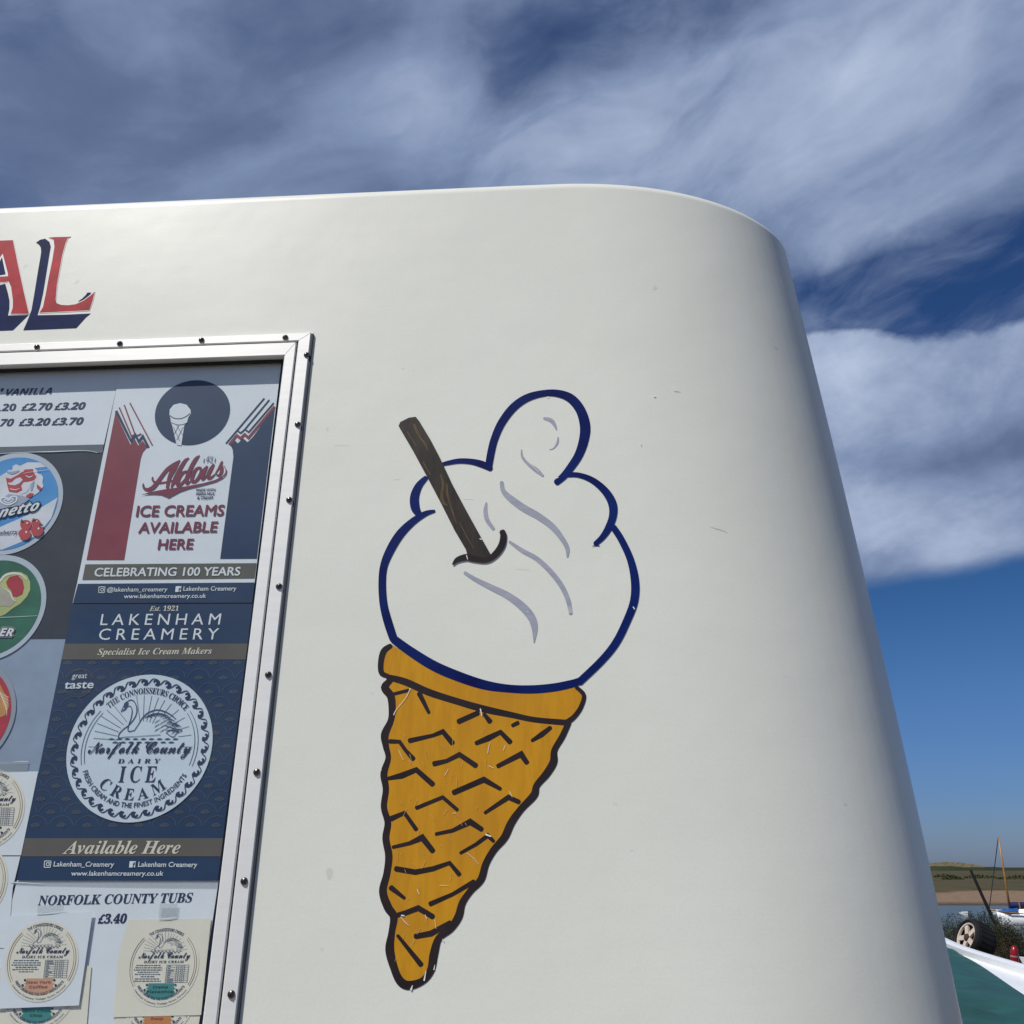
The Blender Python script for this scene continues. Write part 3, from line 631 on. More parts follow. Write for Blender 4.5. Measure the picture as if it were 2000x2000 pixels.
for st in [[(308, 308, 10), (325, 350, 14), (345, 385, 10), (372, 420, 12), (385, 455, 5)], [(455, 588, 8), (470, 640, 14), (462, 700, 16), (470, 740, 18), (492, 760, 8)], [(490, 640, 8), (495, 700, 12), (515, 770, 8), (545, 860, 6)], [(360, 520, 5), (400, 590, 6)], [(560, 850, 5), (600, 930, 7), (640, 1000, 4)], [(270, 350, 5), (320, 430, 5)]]:
    b.ribbon(ZP(z5, st), o4 + .0002, M_GRAIN)
b.ribbon(ZP(z5, [(674, 944, 6), (684, 948, 5)]), o4 + .0003, M_CHIP, smooth=False); b.ribbon(ZP(z5, [(600, 1036, 5), (606, 1058, 4)]), o4 + .0003, M_CHIP, smooth=False)
b.build('painted_chocolate_flake', van)
M_SCUFF = art('scuff_mark', (.69, .695, .63), .05)   # small scuffs on the panel
for px, py, l, a, w in [(1310, 753, 12, -.15, 1.6), (1275, 771, 4, 0, 3), (1252, 866, 5, 1.5, 2), (1378, 1010, 30, .02, 1.2), (1108, 1525, 9, 1.3, 1.6), (1198, 1567, 10, .6, 3), (640, 835, 7, 1.8, 4), (652, 870, 30, .02, 1.2), (1230, 1660, 9, .3, 1.6), (770, 936, 12, .02, 1.2), (905, 975, 22, .02, 1.2), (1010, 1112, 24, .03, 1.2)]:
    b = MB(); b.ribbon([(px, py, w * .5), (px + l * .5 * math.cos(a), py + l * .5 * math.sin(a), w), (px + l * math.cos(a), py + l * math.sin(a), w * .4)], .00008, M_SCUFF); b.build('scuff_mark', van)

# ================================================================== PAPERS BEHIND THE GLASS
def root(name, label, cat, px, py, off, group=None): return thing(name, label, cat, tuple(W(px, py, off)), group)
G_ = 'papers taped inside the van window'
# grey card (lowest) and dark board
D0 = -.0152
o = root('grey_card', 'plain pale grey blue card below the dark board, left of the navy poster', 'card', 40, 1500, D0)
b = MB(); b.poly([(-200, 1236), (150, 1236), (92, 1510), (-200, 1512)], D0, I_CARD); b.build('card_sheet', o)
D1 = -.0148
o = root('dark_board', 'dark charcoal board behind the blue and green round stickers', 'board', 60, 1248, D1)
b = MB(); b.poly([(-200, 892), (206, 879), (146, 1247), (-200, 1249)], D1, I_BOARD); b.build('board_sheet', o)
b = MB(); b.poly([(-100, 878), (-100, 887), (60, 883), (165, 880.5), (190, 884), (200, 884), (203, 868), (90, 870)], D1 + .0008, M_TAPE); b.ribbon([(-20, 886.5, 1.0), (60, 883, 1.0), (100, 882, 1.8), (165, 880, 1.0), (190, 884, .8)], D1 + .0009, I_WHITE); b.build('tape_strip', o)
# price list
D2 = -.0141
o = root('price_list', 'white price list with bold italic prices in the top left of the window', 'price list', 100, 870, D2)
b = MB(); b.poly([(-200, 690), (245, 680), (203, 868), (-200, 878)], D2, I_WHITE); b.build('price_sheet', o)
b = MB(); t = D2 + .0003
b.line('VANILLA', 'SBI', z1(32, 399), z1(302, 391), 12.4, t, I_NAVY2, .012); b.line("'", 'SBI', z1(-6, 410), z1(8, 409), 17, t, I_NAVY2, .012)
b.line('.20', 'SBI', z1(-6, 491), z1(88, 489), 13.6, t, I_NAVY2, .014); b.line('£2.70', 'SBI', z1(125, 488), z1(297, 485), 13.6, t, I_NAVY2, .022, .18); b.line('£3.20', 'SBI', z1(320, 484), z1(493, 481), 13.6, t, I_NAVY2, .022, .18)
b.line('70', 'SBI', z1(-8, 581), z1(70, 579), 13.8, t, I_NAVY2, .014, .18); b.line('£3.20', 'SBI', z1(110, 578), z1(285, 575), 13.8, t, I_NAVY2, .022, .18); b.line('£3.70', 'SBI', z1(305, 574), z1(481, 571), 13.8, t, I_NAVY2, .022, .18)
b.build('price_lettering', o)
# ---- round stickers
D3 = -.0142
c, A, B = (20, 984), (101, 0), (22, -100)
o = root('blue_sticker', 'round blue sticker of strawberry ripple ice cream with white rim', 'sticker', 20, 1083, D3, 'round ice lolly stickers')
b = MB(); b.poly(ell(c, A, B), D3, I_SILVER); b.build('sticker_rim', o)
b = MB(); q = D3 + .0003; b.poly(ell(c, A, B, .905), q, I_SKY)
def clipell(pts, c, A, B, r):
    M2 = np.linalg.inv(np.array([A, B]).T); out = []
    for p in pts:
        l = M2 @ (np.array(p[:2]) - c); d = np.linalg.norm(l); out.append(tuple(np.array(c) + np.array([A, B]).T @ (l * min(1, r / (d + 1e-9)))))
    return out
b.poly(clipell(ZP(n1, [(-900, 2300), (-300, 2150), (400, 1850), (800, 1640), (1200, 1450), (1100, 1900), (800, 2300), (0, 2600), (-600, 2600)]), c, A, B, .9), q + .0001, I_CREAMW)
b.poly(clipell(ZP(n1, [(-300, 1250), (100, 1000), (520, 800), (800, 740), (900, 850), (500, 930), (200, 1080), (-200, 1400)]), c, A, B, .9), q + .0001, I_CREAMW)
b.build('sticker_picture', o)
b = MB(); q += .0004
b.poly(ZP(n1, [(-60, 1480), (0, 1220), (90, 1110), (110, 1020), (150, 950), (235, 945), (240, 870), (300, 838), (360, 860), (400, 880), (600, 880), (690, 940), (710, 1010), (780, 1030), (815, 1090), (800, 1180), (820, 1250), (780, 1310), (700, 1390), (560, 1470), (420, 1560), (300, 1640), (0, 1640)]), q, I_CREAMW)
b.poly(ZP(n1, [(110, 1090), (200, 1110), (330, 1040), (420, 980), (600, 930), (640, 1000), (690, 1080), (640, 1140), (520, 1170), (440, 1180), (400, 1240), (420, 1330), (320, 1380), (170, 1360), (140, 1250)]), q + .0001, I_RIP)
b.poly(ZP(n1, [(440, 960), (480, 935), (620, 925), (630, 960), (560, 1000)]), q + .0002, I_RIP)
b.poly(ZP(n1, [(140, 1190), (220, 1180), (300, 1110), (380, 1085), (430, 1130), (380, 1190), (280, 1235), (180, 1225)]), q + .0003, I_CREAMW)
b.poly(ZP(n1, [(430, 1310), (425, 1230), (480, 1170), (520, 1200), (550, 1300), (500, 1370), (380, 1410), (420, 1370)]), q + .0003, I_CREAMW)
b.poly(ZP(n1, [(480, 1440), (560, 1380), (640, 1390), (600, 1450), (520, 1475)]), q + .0003, I_RIP)
b.poly(ZP(n1, [(690, 1210), (740, 1250), (790, 1290), (750, 1340), (700, 1290)]), q + .0003, I_RIP)
b.ribbon(ZP(n1, [(590, 1330, 30), (600, 1240, 60), (640, 1160, 20)]), q + .0004, I_SHADE); b.ribbon(ZP(n1, [(130, 980, 20), (230, 1000, 50), (360, 960, 20)]), q + .0004, I_SHADE); b.ribbon(ZP(n1, [(480, 1050, 12), (560, 1080, 24), (620, 1050, 8)]), q + .0004, I_CREAMW); b.ribbon(ZP(n1, [(190, 1300, 14), (290, 1320, 18), (370, 1290, 8)]), q + .0004, I_CREAMW)
b.poly(ZP(n1, [(160, 1400), (420, 1430), (560, 1490), (400, 1620), (150, 1650), (-60, 1700), (-60, 1560)]), q + .0003, I_SHADE)
b.ribbon(ZP(n1, [(440, 1010, 5), (700, 965, 7), (930, 935, 4)]), q + .0006, I_WHITE); b.build('ripple_swirl', o)
b = MB(); q += .0008
heart = [(150, 1600), (40, 1560), (10, 1510), (50, 1465), (120, 1470), (160, 1490), (210, 1455), (290, 1445), (318, 1490), (280, 1550)]
b.ribbon([(*n1(*p), 3.0) for p in heart], q, I_WHITE, closed=True)
b.poly(ZP(n1, [(150, 1585), (60, 1545), (40, 1510), (70, 1485), (120, 1490), (160, 1510), (210, 1475), (270, 1470), (290, 1500), (250, 1545)]), q - .0001, I_SHADE)
b.ribbon([(*n1(*p), 2.0) for p in [(150, 1570), (80, 1530), (90, 1500), (140, 1500), (160, 1520), (200, 1490), (245, 1490), (230, 1530)]], q + .0001, I_WHITE, closed=True)
for bo, mt, oo in ((.085, I_BLACK, 0), (.012, I_WHITE, .0002)):
    b.line('netto', 'SBI', n1(-40, 1850), n1(705, 1700), 19.5, q + oo, mt, bo, .12)
b.line('wberry', '', n2(-22, 282), n2(216, 270), 7.5, q, I_NAVY2, .012); b.build('sticker_lettering', o)
b = MB()
for k, (x, y, r) in enumerate([(325, 165, 72), (450, 135, 55), (465, 235, 78), (310, 280, 78)]):
    b.poly([n2(x + r * math.cos(a) * (1 - .12 * math.sin(a)), y + r * .92 * math.sin(a)) for a in np.linspace(0, 6.28, 18, endpoint=False)], q + k * .0001, I_RIP)
    b.poly([n2(x + r * .25 + r * .16 * math.cos(a), y - r * .35 + r * .2 * math.sin(a)) for a in np.linspace(0, 6.28, 8, endpoint=False)], q + .0006, I_CREAMW)
for x, y in [(270, 105), (520, 160), (420, 90)]: b.poly([n2(x - 22, y + 16), n2(x + 4, y - 18), n2(x + 30, y + 14)], q + .0007, I_GREEN)
b.build('strawberries', o)
c, A, B = (-14, 1188), (102, 0), (23, -104)
o = root('green_sticker', 'round green sticker of a creamy lolly with pale rim', 'sticker', -5, 1290, D3, 'round ice lolly stickers')
b = MB(); b.poly(ell(c, A, B), D3, I_SILVER); b.build('sticker_rim', o)
b = MB(); q = D3 + .0003; b.poly(ell(c, A, B, .90), q, I_GREEN); q += .0002
b.poly(ZP(n2, [(-200, 1000), (-60, 900), (0, 850), (60, 790), (150, 752), (260, 755), (340, 800), (378, 880), (378, 980), (340, 1060), (260, 1150), (160, 1210), (60, 1290), (-60, 1330), (-200, 1300)]), q, I_LIME)
b.poly(ZP(n2, [(-200, 1020), (0, 900), (30, 960), (100, 1000), (150, 1080), (200, 1120), (120, 1195), (40, 1180), (-200, 1230)]), q + .0002, I_BEIGE)
b.poly(ZP(n2, [(75, 880), (120, 815), (220, 795), (280, 850), (300, 940), (280, 1030), (210, 1065), (160, 1060), (140, 990), (95, 940)]), q + .0003, I_BRED)
b.ribbon(ZP(n2, [(0, 870, 26), (60, 800, 30), (150, 772, 30), (260, 785, 24), (340, 850, 10)]), q + .0003, I_CREAM); b.ribbon(ZP(n2, [(60, 960, 10), (130, 1020, 16), (160, 1090, 16), (200, 1120, 8)]), q + .0004, I_CREAM)
b.ribbon(ZP(n2, [(-40, 1326, 6), (200, 1318, 5), (470, 1303, 3)]), q + .0004, I_PALE); b.build('sticker_picture', o)
b = MB()
for bo, mt, oo in ((.13, I_BEIGE, 0), (.075, ink('purple_edge', (.10, .05, .09)), .0002), (.012, I_WHITE, .0004)):
    b.line('ER', 'SBI', n2(-14, 1560), n2(155, 1562), 15.5, q + .0006 + oo, mt, bo)
b.build('sticker_lettering', o)
c, A, B = (-84, 1400), (113, 0), (24, -114)
o = root('red_sticker', 'round red and gold sticker with grey rim at the left picture edge', 'sticker', -60, 1514, D3, 'round ice lolly stickers')
b = MB(); b.poly(ell(c, A, B), D3, I_GRYRING); b.build('sticker_rim', o)
b = MB(); q = D3 + .0003; b.poly(ell(c, A, B, .915), q, I_BRED)
b.poly(clipell(ZP(n3, [(-500, 200), (0, 225), (30, 290), (62, 330), (70, 400), (40, 470), (0, 490), (-400, 480)]), c, A, B, .905), q + .0002, I_WAFER)
for k in range(7): b.ribbon(ZP(n3, [(-30 + k * 9, 235 + k * 18, 4), (10 + k * 7, 300 + k * 22, 5), (70 - k * 3, 330 + k * 24, 3)]), q + .0004, I_CREAM)
b.build('sticker_picture', o)

# ---- swan and lid artwork, in unit coordinates of the round emblem
SW_C, SW_A, SW_B = np.array([940, 973.]), np.array([487., 0]), np.array([77., -498.])
SW_M = np.linalg.inv(np.array([SW_A, SW_B]).T)
def swl(x, y): return SW_M @ (np.array([x, y]) - SW_C)
def emb(c, A, B):
    c, A, B = np.array(c, float), np.array(A, float), np.array(B, float); s = np.linalg.norm(A) / 487
    return lambda x, y, w=None: (tuple(c + A * swl(x, y)[0] + B * swl(x, y)[1])) + ((w * s,) if w is not None else ())
def swan(b, E, off, m, detail=True, wk=1.0, rays=None):
    st = [[(815, 722, 4), (845, 668, 5), (880, 645, 6), (908, 662, 6), (922, 710, 7), (910, 760, 6), (870, 812, 6), (828, 845, 6), (802, 875, 6), (797, 902, 6)],
          [(850, 692, 5), (878, 688, 5), (890, 720, 6), (882, 770, 6), (864, 825, 6), (866, 856, 6), (905, 850, 5)],
          [(905, 850, 5), (935, 805, 5), (960, 765, 6), (1000, 730, 7), (1055, 712, 7), (1105, 722, 8), (1150, 745, 7), (1185, 775, 5)],
          [(1105, 815, 4), (1165, 835, 5), (1226, 850, 5), (1190, 870, 4), (1165, 895, 5), (1120, 868, 4)], [(797, 902, 5), (850, 895, 4), (940, 890, 3), (1080, 880, 4)]]
    for k in range(15 if detail else 9):
        t = k / (14 if detail else 8); x = 985 + 195 * t; y = 742 - 30 * math.sin(math.pi * min(1, t * 1.2)) + 62 * t * t; l = 42 + 16 * math.sin(k * 2.1)
        st.append([(x - 20, y + 26, 2), (x + l * .4, y + 14, 7), (x + l, y + 22 + 10 * t, 2)])
    for k in range(12 if detail else 5):
        x = 1040 + (k % 4) * 38; y = 790 + (k // 4) * 28 + (k % 4) * 6; st.append([(x, y + 12, 2), (x + 16, y, 5), (x + 42, y - 14, 1.5)])
    for k in range(4): st.append([(1110 + k * 22, 850 + k * 3, 2), (1150 + k * 18, 848 + k * 2, 6), (1200 - k * 6, 846 + k * 10, 2)])
    for s_ in st: b.ribbon([E(x, y, w * wk) for x, y, w in s_], off, m)
    b.poly([E(*p) for p in [(810, 730), (838, 704), (834, 672), (850, 656), (866, 662), (864, 684), (846, 712)]], off, m)
    for row, (y, n_, x0) in enumerate([(908, 9, 750), (930, 8, 775)]):
        for k in range(n_):
            x = x0 + k * 54; b.ribbon([E(x - 20, y + 3, 2 * wk), (E(x, y, 11 * wk)), E(x + 20, y + 1, 2 * wk)], off, m)
def rays_(b, E, off, m, wk=1.0):
    for a in [8, 19, 31, 43, 54, 63, 71, 79, 88, 97, 127, 137, 147, 157, 167, 176]:
        t = math.radians(a); r0 = .30 if 100 > a > 55 else .36 if a > 100 else .50
        r1 = .68
        p = lambda r: (940 + 487 * r * math.cos(t) + 20, 925 - 460 * r * math.sin(t))
        b.ribbon([E(*p(r0), 3.6 * wk), E(*p(r1), 3.6 * wk)], off, m, smooth=False)
# ---- red, white and blue poster
D4 = -.0132
o = root('red_white_blue_poster', 'red, white and blue laminated poster in the top right corner of the window', 'poster', 320, 1177, D4)
b = MB(); b.poly([(243, 682), (556, 682), z1(1660, 200), z1(1487, 1620), z1(428, 1622), z1(455, 1505)], D4, I_WHITE); b.build('poster_sheet', o)
b = MB(); t = D4 + .0003
b.poly(ZP(z1, [(510, 1370), (732, 1370), (830, 770), (842, 735), (866, 707), (842, 665), (815, 695), (795, 655), (770, 690), (680, 500)]), t, I_RED)
b.poly(ZP(z1, [(1298, 1363), (1514, 1362), (1622, 465), (1490, 645), (1460, 675), (1432, 652), (1402, 682), (1386, 666), (1358, 692), (1372, 720), (1376, 762)]), t, I_NAVY)
for st, mt in [([(1140, 975, 20), (1640, 385, 20)], I_NAVY), ([(1296, 812, 20), (1332, 838, 20), (1386, 790, 20), (1705, 405, 20)], I_NAVY), ([(1396, 796, 20), (1436, 826, 20), (1762, 446, 20)], I_NAVY), ([(1182, 990, 34), (1282, 868, 34), (1332, 908, 34), (1384, 855, 34), (1434, 900, 34), (1774, 492, 34)], I_RED)]:
    b.ribbon(ZP(n7, st), t + .0001, mt, smooth=False, cap=False)
for st, mt in [([(765, 443, 8), (898, 693, 8)], I_RED), ([(732, 455, 8), (800, 640, 8), (833, 625, 8)], I_RED), ([(703, 470, 8), (775, 640, 8), (803, 625, 8)], I_RED), ([(684, 490, 17), (772, 668, 17), (797, 632, 17), (818, 672, 17), (842, 640, 17), (874, 706, 17)], I_NAVY)]:
    b.ribbon(ZP(z1, st), t + .0002, mt, smooth=False, cap=False)
b.poly(ell(n7(705, 573), (73, 0), (8.4, -63.5)), t, I_NAVY)
b.poly(ZP(z1, [(503, 1395), (1512, 1388), (1500, 1478), (485, 1487)]), t, I_OLIVE); b.poly(ZP(z1, [(460, 1510), (1500, 1502), (1487, 1619), (430, 1620)]), t, I_NAVY); b.build('colour_panel', o)
b = MB(); t += .0004      # plain cone drawn on the dark disc
b.poly(ZP(n7, [(405, 600), (410, 530), (460, 470), (545, 448), (630, 470), (680, 535), (685, 585), (650, 640), (632, 710), (600, 735), (560, 1000), (500, 990), (440, 735), (425, 700), (418, 640)]), t, I_WHITE)
for st in [[(412, 610, 10), (470, 645, 10), (560, 648, 10), (640, 610, 10), (672, 580, 10)], [(428, 700, 7), (500, 728, 7), (570, 728, 7), (632, 705, 7)], [(455, 760, 6), (540, 940, 6)], [(585, 760, 6), (500, 930, 6)], [(500, 735, 6), (575, 860, 6)], [(530, 735, 6), (470, 850, 6)]]: b.ribbon(ZP(n7, st), t + .0002, I_NAVY)
b.build('cone_drawing', o)
b = MB()
za = zf(.09834, 265, 880)
for st in [[(875, 195, 26), (760, 270, 60), (640, 360, 72), (560, 450, 72), (480, 560, 74), (400, 670, 80), (330, 740, 82), (240, 775, 65), (170, 750, 50), (150, 690, 38), (150, 655, 22)],
           [(862, 205, 30), (770, 330, 96), (705, 450, 90), (660, 560, 72), (625, 740, 56)], [(340, 525, 22), (330, 570, 34), (370, 620, 40), (460, 640, 35), (580, 628, 28), (700, 600, 25), (790, 560, 20)],
           [(1055, 145, 20), (990, 190, 60), (920, 290, 75), (850, 420, 80), (790, 540, 80), (740, 650, 60), (705, 730, 28)],
           [(1040, 405, 30), (950, 430, 50), (880, 500, 70), (832, 600, 84), (832, 680, 72), (890, 672, 60), (960, 600, 48), (1030, 500, 36)], [(1265, 95, 18), (1200, 160, 68), (1130, 270, 78), (1070, 400, 80), (1020, 530, 80), (1002, 620, 68), (1024, 652, 48), (1080, 610, 26)],
           [(1420, 310, 36), (1370, 380, 74), (1332, 480, 75), (1322, 555, 66), (1360, 550, 40), (1440, 450, 30), (1480, 380, 40)], [(1548, 272, 42), (1490, 370, 75), (1442, 470, 75), (1440, 540, 62), (1490, 538, 44), (1560, 480, 26)],
           [(1560, 490, 18), (1640, 360, 30), (1700, 250, 44), (1720, 205, 16)], [(1690, 258, 40), (1702, 340, 74), (1700, 420, 64), (1660, 490, 50), (1600, 478, 26)]]: b.ribbon(ZP(za, st), t, I_RTXT)
b.ribbon(ZP(za, [(1290, 350, 50), (1220, 350, 46), (1160, 425, 66), (1120, 530, 74), (1115, 605, 56), (1165, 618, 50), (1230, 560, 62), (1290, 450, 62)]), t, I_RTXT, closed=True)
b.poly(ZP(za, [(100, 882), (280, 825), (600, 765), (1000, 710), (1350, 645), (1580, 580), (1720, 510), (1780, 440), (1785, 370), (1735, 285), (1760, 300), (1810, 390), (1795, 470), (1720, 550), (1580, 620), (1300, 695), (1050, 755), (880, 815), (720, 900), (655, 942), (600, 915), (500, 875), (350, 865), (200, 872)]), t + .0002, I_RTXT)
b.line('Est', 'BI', z1(1218, 768), z1(1258, 766), 3.6, t, I_SLATE); b.line('1921', '', z1(1198, 796), z1(1268, 794), 8.5, t, I_SLATE)
for k, (s_, x0, x1, y) in enumerate([('MADE WITH', 1156, 1268, 964), ('FRESH MILK', 1156, 1265, 987), ('& CREAM', 1162, 1253, 1010)]): b.line(s_, '', z1(x0, y), z1(x1, y - 1), 4.8, t, I_NAVY2, .03)
b.line('ICE CREAMS', '', z1(802, 1113), z1(1316, 1107), 20.5, t, I_RTXT, .022); b.line('AVAILABLE', '', z1(815, 1210), z1(1276, 1204), 20, t, I_RTXT, .022); b.line('HERE', '', z1(930, 1307), z1(1134, 1304), 19.5, t, I_RTXT, .022)
b.line('CELEBRATING 100 YEARS', '', z1(555, 1466), z1(1412, 1460), 16, t, I_PALE, .020)
b.line('@lakenham_creamery', '', z1(630, 1556), z1(985, 1554), 8.2, t, I_PALE, .008); b.line('Lakenham Creamery', '', z1(1080, 1551), z1(1392, 1549), 8.2, t, I_PALE, .010); b.line('www.lakenhamcreamery.co.uk', '', z1(730, 1595), z1(1213, 1592), 8.0, t, I_PALE, .012)
def icons(b, z, x, y, x2, y2, s, off):
    r = s * .5; u = .16
    sq = [(x - r * .7, y - r), (x + r * .9, y - r), (x + r * 1.1, y - r * .75), (x + r * .9, y + r * .8), (x + r * .6, y + r), (x - r * .9, y + r), (x - r * 1.05, y + r * .75), (x - r * .95, y - r * .8)]
    b.ribbon([(*z(*p), s * .035) for p in sq], off, I_PALE, closed=True)
    b.ribbon([(*z(x + r * .5 * math.cos(a) + 2, y + r * .5 * math.sin(a)), s * .035) for a in np.linspace(0, 6.28, 12, endpoint=False)], off, I_PALE, closed=True); b.poly([z(x + r * .55, y - r * .7), z(x + r * .75, y - r * .7), z(x + r * .72, y - r * .5), z(x + r * .52, y - r * .5)], off, I_PALE)
    b.poly([z(x2 - r * .85, y2 - r), z(x2 + r * 1.1, y2 - r), z(x2 + r * .85, y2 + r), z(x2 - r * 1.1, y2 + r)], off, I_PALE); b.line('f', 'SB', z(x2 - r * .1, y2 + r), z(x2 + r * .75, y2 + r), s * .22, off + .0002, I_NAVY)
icons(b, z1, 600, 1545, 1051, 1541, 34, t); b.build('poster_lettering', o)
# ---- navy poster
D5 = -.0138
TLp, TRp, BRp, BLp = np.array(z2(492, -14)), np.array(z2(1704, -14)), np.array(z2(1467, 1860)), np.array(z2(112, 1860))
o = root('navy_poster', 'navy blue poster with fan pattern and white round swan emblem', 'poster', 230, 1719, D5)
b = MB(); b.poly([TLp, TRp, BRp, BLp], D5, I_NAVY); b.build('poster_sheet', o)
def pl(yz):  # left and right edges at a z2 height
    yy = z2(0, yz)[1]; tl = (yy - TLp[1]) / (BLp[1] - TLp[1]); tr = (yy - TRp[1]) / (BRp[1] - TRp[1]); return TLp + (BLp - TLp) * tl, TRp + (BRp - TRp) * tr
b = MB(); t = D5 + .0003
for y0, y1 in ((266, 373), (1577, 1699)):
    b = MB(); (l0, r0), (l1, r1) = pl(y0), pl(y1); b.poly([l0, r0, r1, l1], t, I_TAUPE); b.build('title_band', o)
b = MB(); rows = 13
for k in range(rows):
    y = 418 + k * 90.4 + k * (k - 1) * .0; y = 405 + (1500 - 405) * (k / 12) ** .96
    l, r = pl(y); wdt = r[0] - l[0]; sp = wdt / 7.62; rr = sp * .46
    for j in range(-1, 10):
        cx = l[0] + sp * (.28 + j + (.5 if k % 2 else 0)); cy = l[1]
        if not (l[0] - rr * .6 < cx < r[0] + rr * .6): continue
        up = updir((cx, cy))
        dsk = (cx - 272.5) ** 2 + (cy - 1462) ** 2
        if dsk < 118 ** 2: continue
        P = lambda a, q: (cx + q * math.cos(a) + up[0] * q * .92 * math.sin(a), cy - q * .92 * math.sin(a))
        inb = lambda p: pl((p[1] - 1180) / .28986)[0][0] + 1 < p[0] < pl((p[1] - 1180) / .28986)[1][0] - 1 and 1289 < p[1] < 1636
        seg = []
        for a in np.linspace(.12, math.pi - .12, 15):
            p = P(a, rr)
            if inb(p): seg.append((*p, .9))
            else:
                if len(seg) > 1: b.ribbon(seg, t, I_FAN, smooth=False, cap=False)
                seg = []
        if len(seg) > 1: b.ribbon(seg, t, I_FAN, smooth=False, cap=False)
        for a in (.62, 1.08, 1.57, 2.06, 2.52):
            p0, p1 = P(a, rr * .10), P(a, rr * .46)
            p0 = (p0[0], p0[1] + 2.0); p1 = (p1[0], p1[1] + 2.0)
            if inb(p1) and inb(p0): b.ribbon([(*p0, .6), (*p1, 2.6)], t, I_FAN, smooth=False, cap=False)
b.build('fan_pattern', o)
b = MB()
b.line('Est. 1921', 'BI', z2(1006, 46), z2(1202, 44), 9.5, t, I_SAND, -.008); b.line('LAKENHAM', '', z2(674, 141), z2(1480, 137), 21.5, t, I_PALE, -.004, .0, space=1.45); b.line('CREAMERY', '', z2(662, 240), z2(1466, 237), 21.5, t, I_PALE, -.004, 0, space=1.45)
t2 = t + .0003
b.line('Specialist Ice Cream Makers', 'BI', z2(655, 342), z2(1425, 334), 12, t2, I_SAND, .004, lean=True); b.line('Available Here', 'BI', z2(422, 1682), z2(1208, 1680), 24.5, t2, I_SAND, .006)
b.line('great', '', z2(484, 500), z2(583, 498), 10.5, t2, I_PALE, 0); b.line('taste', '', z2(432, 569), z2(626, 565), 15.5, t2, I_WHITE, .016)
ring_c = z2(533, 532)
for a0, a1 in ((.35, 2.75), (3.5, 5.9)): b.ribbon([(*p, 1.1) for p in ell(ring_c, (27.5, 0), (4, -27), 1, 22, a0, a1)], t2, I_FAN, smooth=False)
b.arc('PRODUCER', '', ring_c, (27, 0), (4, -27), 3.95, 5.45, .92, .16, t2, I_FAN, 0, inside=True)
b.line('Lakenham_Creamery', '', z2(360, 1767), z2(765, 1769), 9.4, t2, I_PALE, .014); b.line('Lakenham Creamery', '', z2(930, 1769), z2(1326, 1771), 9.4, t2, I_PALE, .014); b.line('www.lakenhamcreamery.co.uk', '', z2(478, 1829), z2(1098, 1829), 9.0, t2, I_PALE, .014)
icons(b, z2, 320, 1752, 892, 1753, 42, t2); b.build('poster_lettering', o)
c, A, B = z2(940, 973), (141.2, 0), (22.3, -144.4)
b = MB(); b.poly(ell(c, A, B, 1, 96), t + .0006, ink('badge_white', (.68, .77, .83), .04)); em = b.build('round_emblem', o)
b = MB(); q = t + .0009; nw = 34; E = emb(c, A, B)
cA, cB, cc = np.array(A), np.array(B), np.array(c)
PE = lambda th, r: cc + cA * r * math.cos(th) + cB * r * math.sin(th)
for k in range(nw):
    th = 2 * math.pi * k / nw; d = 2 * math.pi / nw
    b.poly([tuple(PE(th + d * u, r)) for u, r in [(-.42, .878), (-.30, .925), (-.05, .945), (.16, .93), (.24, .905), (.12, .89), (.05, .908), (-.06, .905), (-.06, .885), (.05, .865), (-.15, .850), (-.34, .855)]], q, I_NAVY2)
    b.ribbon([(*PE(th + d * u, r), w) for u, r, w in [(-.05, .94, 1.2), (.25, .945, 1.6), (.42, .92, 2.0), (.55, .885, 1.8), (.72, .868, 1.2)]], q + .0001, I_NAVY2)
for r in (.80, .755):
    for a0, a1 in ((2.45, 3.42), (.69, -.30)): b.ribbon([(*p, 1.0) for p in ell(c, A, B, r, 26, a0 + (.05 if r < .78 else 0) * (-1 if a0 > 1 else 1) * 0, a1)], q, I_NAVY2, smooth=False)
b.arc('THE CONNOISSEURS CHOICE', 'B', c, A, B, math.radians(133), math.radians(43), .745, .078, q, I_NAVY2, .004)
b.arc('FRESH CREAM AND THE FINEST INGREDIENTS', '', c, A, B, math.radians(203), math.radians(333), .80, .066, q, I_NAVY2, .014, inside=True)
b.arc('CREAM', 'B', c, A, B, math.radians(225), math.radians(311), .70, .155, q, I_NAVY2, 0, inside=True, space=1.5)
b.line('DAIRY', 'B', z2(793, 1072), z2(1074, 1070), 8.2, q, I_NAVY2, .01, .12, space=1.8); b.line('ICE', 'B', z2(795, 1200), z2(1042, 1199), 31, q, I_NAVY2, -.006, .02, space=1.5)
b.line('Norfolk County', 'SC', z2(590, 1005), z2(1280, 1003), 22, q + .0002, I_NAVY2, .012, .06)
for x0, x1 in ((595, 660), (1210, 1295)): b.ribbon([z2(x0, 960, 2.5), z2(x1, 962, 2.5)], q, I_NAVY2, smooth=False)
b.build('emblem_lettering', em)
b = MB(); rays_(b, E, q, I_SLATE, .9); swan(b, E, q + .0001, ink('swan_line', (.03, .06, .14)), True, 1.0); b.build('swan_drawing', em)

